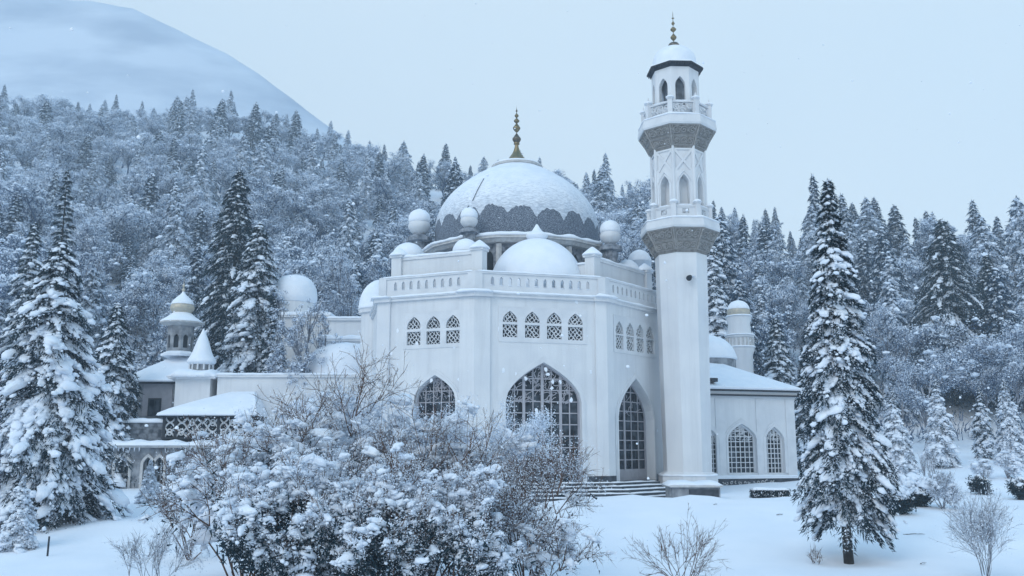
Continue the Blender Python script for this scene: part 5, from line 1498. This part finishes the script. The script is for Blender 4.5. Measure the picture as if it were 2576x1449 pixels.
# ---------------------------------------------------------------- shrubs and saplings in the foreground
def shrub(name, label, cat, px, Y, ytop, rpx, seed, stems=9, kids=(5, 5, 4), lv=3, tw=.012, twig='twig', rime=0.0, puffs=60, puff=.24, puff_top=.75, puff_lo=0.0, dark=0, dust=0,
          lean=0.0, fan=.8, up=.10, fine=5, fine_len=.22, fine_w=.010, lift=0.0, spread=.55, bend=.28, rim_flake=.021, puff_lv=(0, 1, 2, 3), fan_h=1.0, group=None):
    rng = random.Random(seed); rs = np.random.RandomState(seed)
    p0 = gp(px, Y); H = hgt(ytop, p0); Rm = rpx * mpp(Y, 1)
    tubes, tips, mid = [], [], []
    tr = MB()
    for s in range(stems):
        # a leaning stem carries a fan of branching twigs
        a = 6.283 * (s + rng.random() * .7) / stems
        fh = min(H * .92, Rm * rng.uniform(.85, 1.25) * fan_h)
        zt0 = (H - fh) * (1 - (s + .5) / stems) ** .55 * rng.uniform(.86, 1.0) if H > fh else 0
        q0 = (1 - .72 * zt0 / max(H, .1)) * Rm * rng.uniform(.25, .62) * (1 if H > 1.25 * fh else .35)
        o0 = np.array([math.cos(a) * q0 + lean * zt0 * .5, math.sin(a) * q0, zt0])
        st = [np.array([o0[0] * f + .05 * rng.gauss(0, 1) * f * (1 - f) * 4, o0[1] * f, -.05 + (zt0 + .05) * f]) for f in (0, .35, .7, 1)]
        if zt0 > .3: tube(tr, st, [tw * 2.4, tw * 2.1, tw * 1.8, tw * 1.5], 5)
        for k in range(3):
            b_ = a + rng.uniform(-1.1, 1.1) + (k - 1) * .8; q = rng.uniform(.15, 1.0) * fan
            d = np.array([math.cos(b_) * q + lean, math.sin(b_) * q, 1.0])
            grow(rng, tubes, tips, o0, d, fh * .50, tw * 1.5, lv - 1, spread=spread, kids=kids, bend=bend, upw=up, shrink=.66, rmin=tw * .45, mid=mid)
    T = np.array([t[0] for t in tips]); D = np.array([t[1] for t in tips])
    kz = H / np.percentile(T[:, 2], 99); sc = np.array([1., 1., kz])
    for pts, r, sd_ in tubes: tube(tr, np.array(pts) * sc, np.maximum(np.array(r), tw * .45), 3)
    T = T * sc
    if fine:
        n = len(T) * fine; i = np.repeat(np.arange(len(T)), fine)
        slivers(tr, T[i] - D[i] * rs.random((n, 1)) * fine_len * 1.8, D[i] + rs.normal(0, .55, (n, 3)), fine_len * rs.uniform(.5, 1.4, n), fine_w, rs)
    o = thing(name, label, cat, (0, 0, 0), group)
    tr.build('branches', M[twig], o)
    if rime:
        b = MB(); n = int(len(T) * rime); i = rs.randint(0, len(T), n)
        flakes(b, T[i] - D[i] * rs.random((n, 1)) * .5 + rs.normal(0, .10, (n, 3)), rim_flake, rs, up=.6); b.build('rime', M['frost'], o)
    if dark:
        b = MB(); mp_ = np.concatenate([np.array(q) * sc for l, q in mid if l in (0, 1, 2)]); mp_ = mp_[mp_[:, 2] < H * .72]
        i = rs.randint(0, len(mp_), dark); P = mp_[i] * np.array([.92, .92, .9]) + rs.normal(0, .16, (dark, 3)); P[:, 2] = np.maximum(P[:, 2], .03)
        slivers(b, P, rs.normal(0, 1, (dark, 3)) + np.array([0, 0, -.2]), .16 * rs.uniform(.6, 1.4, dark), .06, rs); b.build('leaves', M['needle'], o)
    if puffs:
        b = MB(); c_ = [np.array(q[k]) * sc for l, q in mid if l in puff_lv for k in range(1, len(q))]
        c_ = [q for q in c_ if puff_lo * H < q[2] < puff_top * H * rng.uniform(.7, 1.15)]
        rng.shuffle(c_); D_ = []; kept = []
        for q in c_:
            if len(kept) >= puffs: break
            if any(np.sum((q - k) ** 2) < (puff * .75) ** 2 for k in kept[-60:]): continue
            kept.append(q); s = puff * rng.uniform(.45, 1.15)
            az = rng.uniform(0, 6.28); tl = rng.uniform(-.5, .5)
            lump(b, rng, q + np.array([0, 0, .04]), s * rng.uniform(.9, 1.5), s * rng.uniform(.5, .85), s * rng.uniform(.5, .8), az, tl)
            ca, sa = math.cos(az), math.sin(az)
            for _ in range(9):
                g = rs.normal(0, 1, 3) * s * np.array([.85, .5, .38]); r = s * rng.uniform(.14, .42)
                lump(b, rng, q + np.array([ca * g[0] - sa * g[1], sa * g[0] + ca * g[1], g[2] + g[0] * math.sin(tl)]), r * rng.uniform(.9, 1.5), r, r * .85, az, tl, True)
            for _ in range(dust): D_.append(q + rs.normal(0, .8, 3) * s)
        if D_: flakes(b, np.array(D_), .019, rs, up=.8)
        b.build('snow', M['tree_snow'], o, smooth=True)
    o.location = p0
    return o
SH = 'snow-covered shrubs in the foreground thicket'
BARE = dict(kids=(4, 5, 5), fan_h=1.15, fan=1.3, up=-.02, bend=.42, spread=.9, fine=4, fine_len=.22, fine_w=.008)
FRO = dict(rim_flake=.026, twig='rime_twig', kids=(5, 4, 4), fan=1.5, up=-.02, bend=.42, spread=.9, fine=5, fine_len=.2, group=SH)
shrub('frosted_shrub', 'soft white frosted shrub farthest back in the foreground thicket before the left mosque wall', 'shrub', 730, 29, 985, 250, 101, stems=13, rime=80, puffs=260, puff=.33, puff_top=1.0, puff_lo=.2, dust=40, **FRO)
shrub('frosted_shrub', 'white frosted shrub spraying up before the left pointed window', 'shrub', 1075, 28, 1022, 165, 102, stems=11, rime=80, puffs=150, puff=.29, puff_top=.95, puff_lo=.2, dust=40, lean=.1, **FRO)
shrub('frosted_shrub', 'feathery white shrub leaning right across the widest arched window', 'shrub', 1215, 27.5, 1035, 150, 103, stems=11, rime=80, puffs=120, puff=.26, puff_top=.9, puff_lo=.1, lean=.3, dust=40, **FRO)
shrub('frosted_shrub', 'rounded white frosted shrub in the heart of the foreground thicket behind the brown twigs', 'shrub', 880, 27, 1005, 165, 124, stems=12, rime=70, puffs=170, puff=.30, puff_top=1.0, puff_lo=.1, dust=40, **FRO)
shrub('bare_shrub', 'tall brown twiggy shrub with snow puffs in the middle of the foreground thicket', 'shrub', 850, 26.5, 872, 170, 104, stems=7, tw=.013, puffs=60, puff=.22, puff_top=.62, dark=300, dust=40, rime=14, group=SH, **BARE)
shrub('bare_shrub', 'brown twiggy shrub with snow clumps at the left side of the foreground thicket', 'shrub', 610, 25.5, 990, 215, 105, stems=9, tw=.013, puffs=70, puff=.22, puff_top=.8, dark=500, dust=40, rime=14, group=SH, **BARE)
shrub('bare_shrub', 'dark twiggy shrub reaching its thin branches right before the white wall', 'shrub', 1075, 25, 1015, 200, 106, stems=8, tw=.013, puffs=60, puff=.2, puff_top=.6, lean=.22, dark=400, dust=40, rime=14, group=SH, **BARE)
shrub('bare_shrub', 'brown wiry shrub whose branches sprawl out to the right over the lawn', 'shrub', 1330, 24.5, 1110, 165, 107, stems=14, tw=.012, kids=(5, 6, 5), puffs=30, puff=.18, puff_top=.6, lean=.2, fan=1.5, up=.02, bend=.4, spread=.85, fine=4, fine_len=.26, dark=200, rime=16, dust=10, group=SH)
shrub('evergreen_shrub', 'dark evergreen shrub loaded with round snow clumps at the bottom of the thicket', 'shrub', 690, 22.5, 1130, 185, 108, stems=14, tw=.010, puffs=380, puff=.165, puff_top=1.05, fan=1.1, fine=2, dark=7000, rime=22, dust=60, group=SH)
shrub('evergreen_shrub', 'dark low evergreen shrub under snow clumps between the brown twiggy shrubs', 'shrub', 930, 22.2, 1165, 175, 109, stems=14, tw=.010, puffs=260, puff=.155, puff_top=1.05, fan=1.1, fine=4, dark=6000, dust=60, rime=26, group=SH)
shrub('evergreen_shrub', 'snow-clumped low shrub at the right foot of the foreground thicket', 'shrub', 1150, 22.5, 1180, 160, 110, stems=13, tw=.010, puffs=230, puff=.15, puff_top=1.05, fan=1.1, fine=6, dark=3000, dust=60, rime=34, group=SH)
shrub('bare_shrub', 'sparse brown shrub at the left fringe of the thicket beside the young fir', 'shrub', 475, 33, 1165, 95, 111, stems=9, tw=.012, puffs=22, puff=.2, puff_top=.6, fine=7, fan=.9, rime=8)
shrub('sapling', 'thin leafless sapling poking out of the snow at the bottom left', 'sapling', 385, 26.5, 1310, 115, 112, stems=6, kids=(4, 4, 3), tw=.007, puffs=0, fine=6, fan=.95, rime=7, twig='rime_twig')
shrub('sapling', 'thin leafless fan-shaped sapling poking out of the snow at the bottom centre', 'sapling', 1720, 27, 1296, 150, 113, stems=5, kids=(4, 4, 3), tw=.0085, puffs=0, fine=4, fan=1.9, up=.03, rime=2)
shrub('sapling', 'slender upright frosted birch sapling in the bottom right corner', 'sapling', 2480, 28, 1228, 72, 114, stems=5, kids=(6, 6, 5), tw=.008, puffs=0, fine=5, fan=.3, up=.12, rime=10, twig='rime_twig', spread=.75, fan_h=4)
shrub('sapling', 'tiny dry twig bush in the snow left of the lone conifer trunk', 'sapling', 2052, 32, 1375, 34, 115, stems=5, kids=(3, 3, 2), lv=2, tw=.006, puffs=0, fine=4, fan=.9, rime=3)
shrub('bare_shrub', 'frosted grey shrub with pink-brown twigs among the dark bushes behind the lone conifer', 'shrub', 2375, 44, 1190, 52, 116, stems=12, tw=.014, puffs=22, puff=.22, puff_top=.9, fine=8, rime=22, twig='rime_twig')
shrub('evergreen_shrub', 'dark bush under a smooth snow roll right behind the lone conifer', 'shrub', 2305, 45, 1208, 62, 117, stems=14, tw=.012, puffs=70, puff=.34, puff_top=1.1, puff_lo=.55, fan=1.2, fine=2, dark=7000)
shrub('evergreen_shrub', 'dark bush with little snow beside the lone conifer skirt', 'shrub', 2250, 42, 1225, 46, 118, stems=12, tw=.012, puffs=30, puff=.26, puff_top=1.1, puff_lo=.5, fan=1.2, fine=2, dark=5000)
shrub('bare_shrub', 'row of thin bare stems rising behind the dark bushes', 'shrub', 2345, 52, 1128, 50, 119, stems=14, kids=(3, 3, 2), lv=2, tw=.014, puffs=0, fine=6, fan=.5, rime=18, twig='rime_twig')
shrub('frosted_shrub', 'small frosted bush alone on the rising snow at right', 'shrub', 2472, 60, 1155, 30, 120, stems=10, tw=.016, puffs=18, puff=.25, puff_top=.9, fine=6, rime=20, twig='rime_twig')
shrub('frosted_shrub', 'small frosted bush near the right edge with a rounded white top', 'shrub', 2538, 60, 1140, 28, 121, stems=10, tw=.016, puffs=34, puff=.25, puff_top=1.1, fine=6, rime=20, twig='rime_twig')
shrub('evergreen_shrub', 'small round dark bush on the snow below the frosted bushes', 'shrub', 2465, 53, 1200, 18, 122, stems=10, tw=.012, puffs=10, puff=.18, puff_top=1.1, puff_lo=.6, fan=1.2, fine=2, dark=2600)
shrub('evergreen_shrub', 'dark snow-topped bush cut off by the right edge of the lawn', 'shrub', 2566, 50, 1203, 22, 123, stems=10, tw=.012, puffs=14, puff=.2, puff_top=1.1, puff_lo=.55, fan=1.2, fine=2, dark=3000)
# clipped hedge in front of the wing
p = gp(1938, 49); hd = thing('clipped_hedge', 'low clipped dark hedge with a flat snow top on the lawn before the wing', 'hedge', p)
rs = np.random.RandomState(9); n = 5200; hw = 47 * mpp(49, -.5); P = np.stack([rs.uniform(-hw, hw, n), rs.uniform(-.35, .35, n), rs.uniform(0, .42, n)], 1) + np.array(p)
b = MB(); slivers(b, P, rs.normal(0, 1, (n, 3)), .12, .05, rs); b.build('leaves', M['needle'], hd)
b = MB(); snow_strip(b, [(p.x - hw, p.y, p.z + .42), (p.x + hw, p.y, p.z + .42)], .8, .13, seed=3); flakes(b, P[:900] + np.array([0, -.06, .05]), .04, rs, up=.5); b.build('snow', M['snow'], hd, smooth=True)
def stake(px, Y, yt, label, r=.035):
    p = gp(px, Y); s = thing('wooden_stake', label, 'stake', p); H = hgt(yt, p)
    b = MB(); tube(b, [p - Vector((0, 0, .2)), p + Vector((.01, 0, H))], [r, r * .9], 6); b.build('post', M['iron'], s)
    b = MB(); snow_strip(b, [p + Vector((-r, 0, H)), p + Vector((r * 1.5, 0, H))], r * 2, .05); b.build('snow', M['snow'], s, smooth=True)
stake(119, 33.5, 1348, 'short dark wooden stake standing in the snow at bottom left')
stake(2003, 48.6, 1240, 'thin dark stake beside the clipped hedge', .022)
def fallen(px, Y, dx, label, dy=.1):
    p = gp(px, Y); t = thing('fallen_twig', label, 'twig', p + Vector((0, 0, .04)))
    b = MB(); q = np.array(p) + np.array([0, 0, .05]); tube(b, [q + np.array([-dx, -dy, .01]), q + np.array([0, .02, .03]), q + np.array([dx * .6, dy * .6, .015]), q + np.array([dx, dy, .0])], [.022, .018, .013, .006], 5)
    tube(b, [q + np.array([dx * .2, .04, .02]), q + np.array([dx * .6, -.12, .05])], [.010, .004], 4)
    b.build('stick', M['bark'], t)
fallen(2300, 37, .48, 'long dark broken twig lying on the snow right of the lone conifer', .12)
fallen(1962, 41, .16, 'short bent twig lying on the open snow below the hedge')
fallen(2322, 31.5, .12, 'tiny dark twig fragment on the snow near the corner sapling')
fallen(1800, 44, .1, 'small dark twig scrap on the snow below the pedestal')
# snowflakes in the air
rs = np.random.RandomState(3); b = MB(); r2 = random.Random(4)
for _ in range(230):
    px, py, Y = rs.uniform(0, 2576), rs.uniform(0, 1300), rs.uniform(9, 44)
    q = at(px, py, Y); s = rs.uniform(.007, .024) * (1 + Y * .02); lump(b, r2, q, s, s * .8, s, 0, 0, True)
for _ in range(9):
    px, py, Y = rs.uniform(200, 2500), rs.uniform(100, 1200), rs.uniform(7, 9)
    q = at(px, py, Y); lump(b, r2, q, .016, .012, .016, 0, 0, True)
tag(b.build('falling_snow', M['snow'], smooth=True, loc=(0, 20, 4)), kind='stuff')
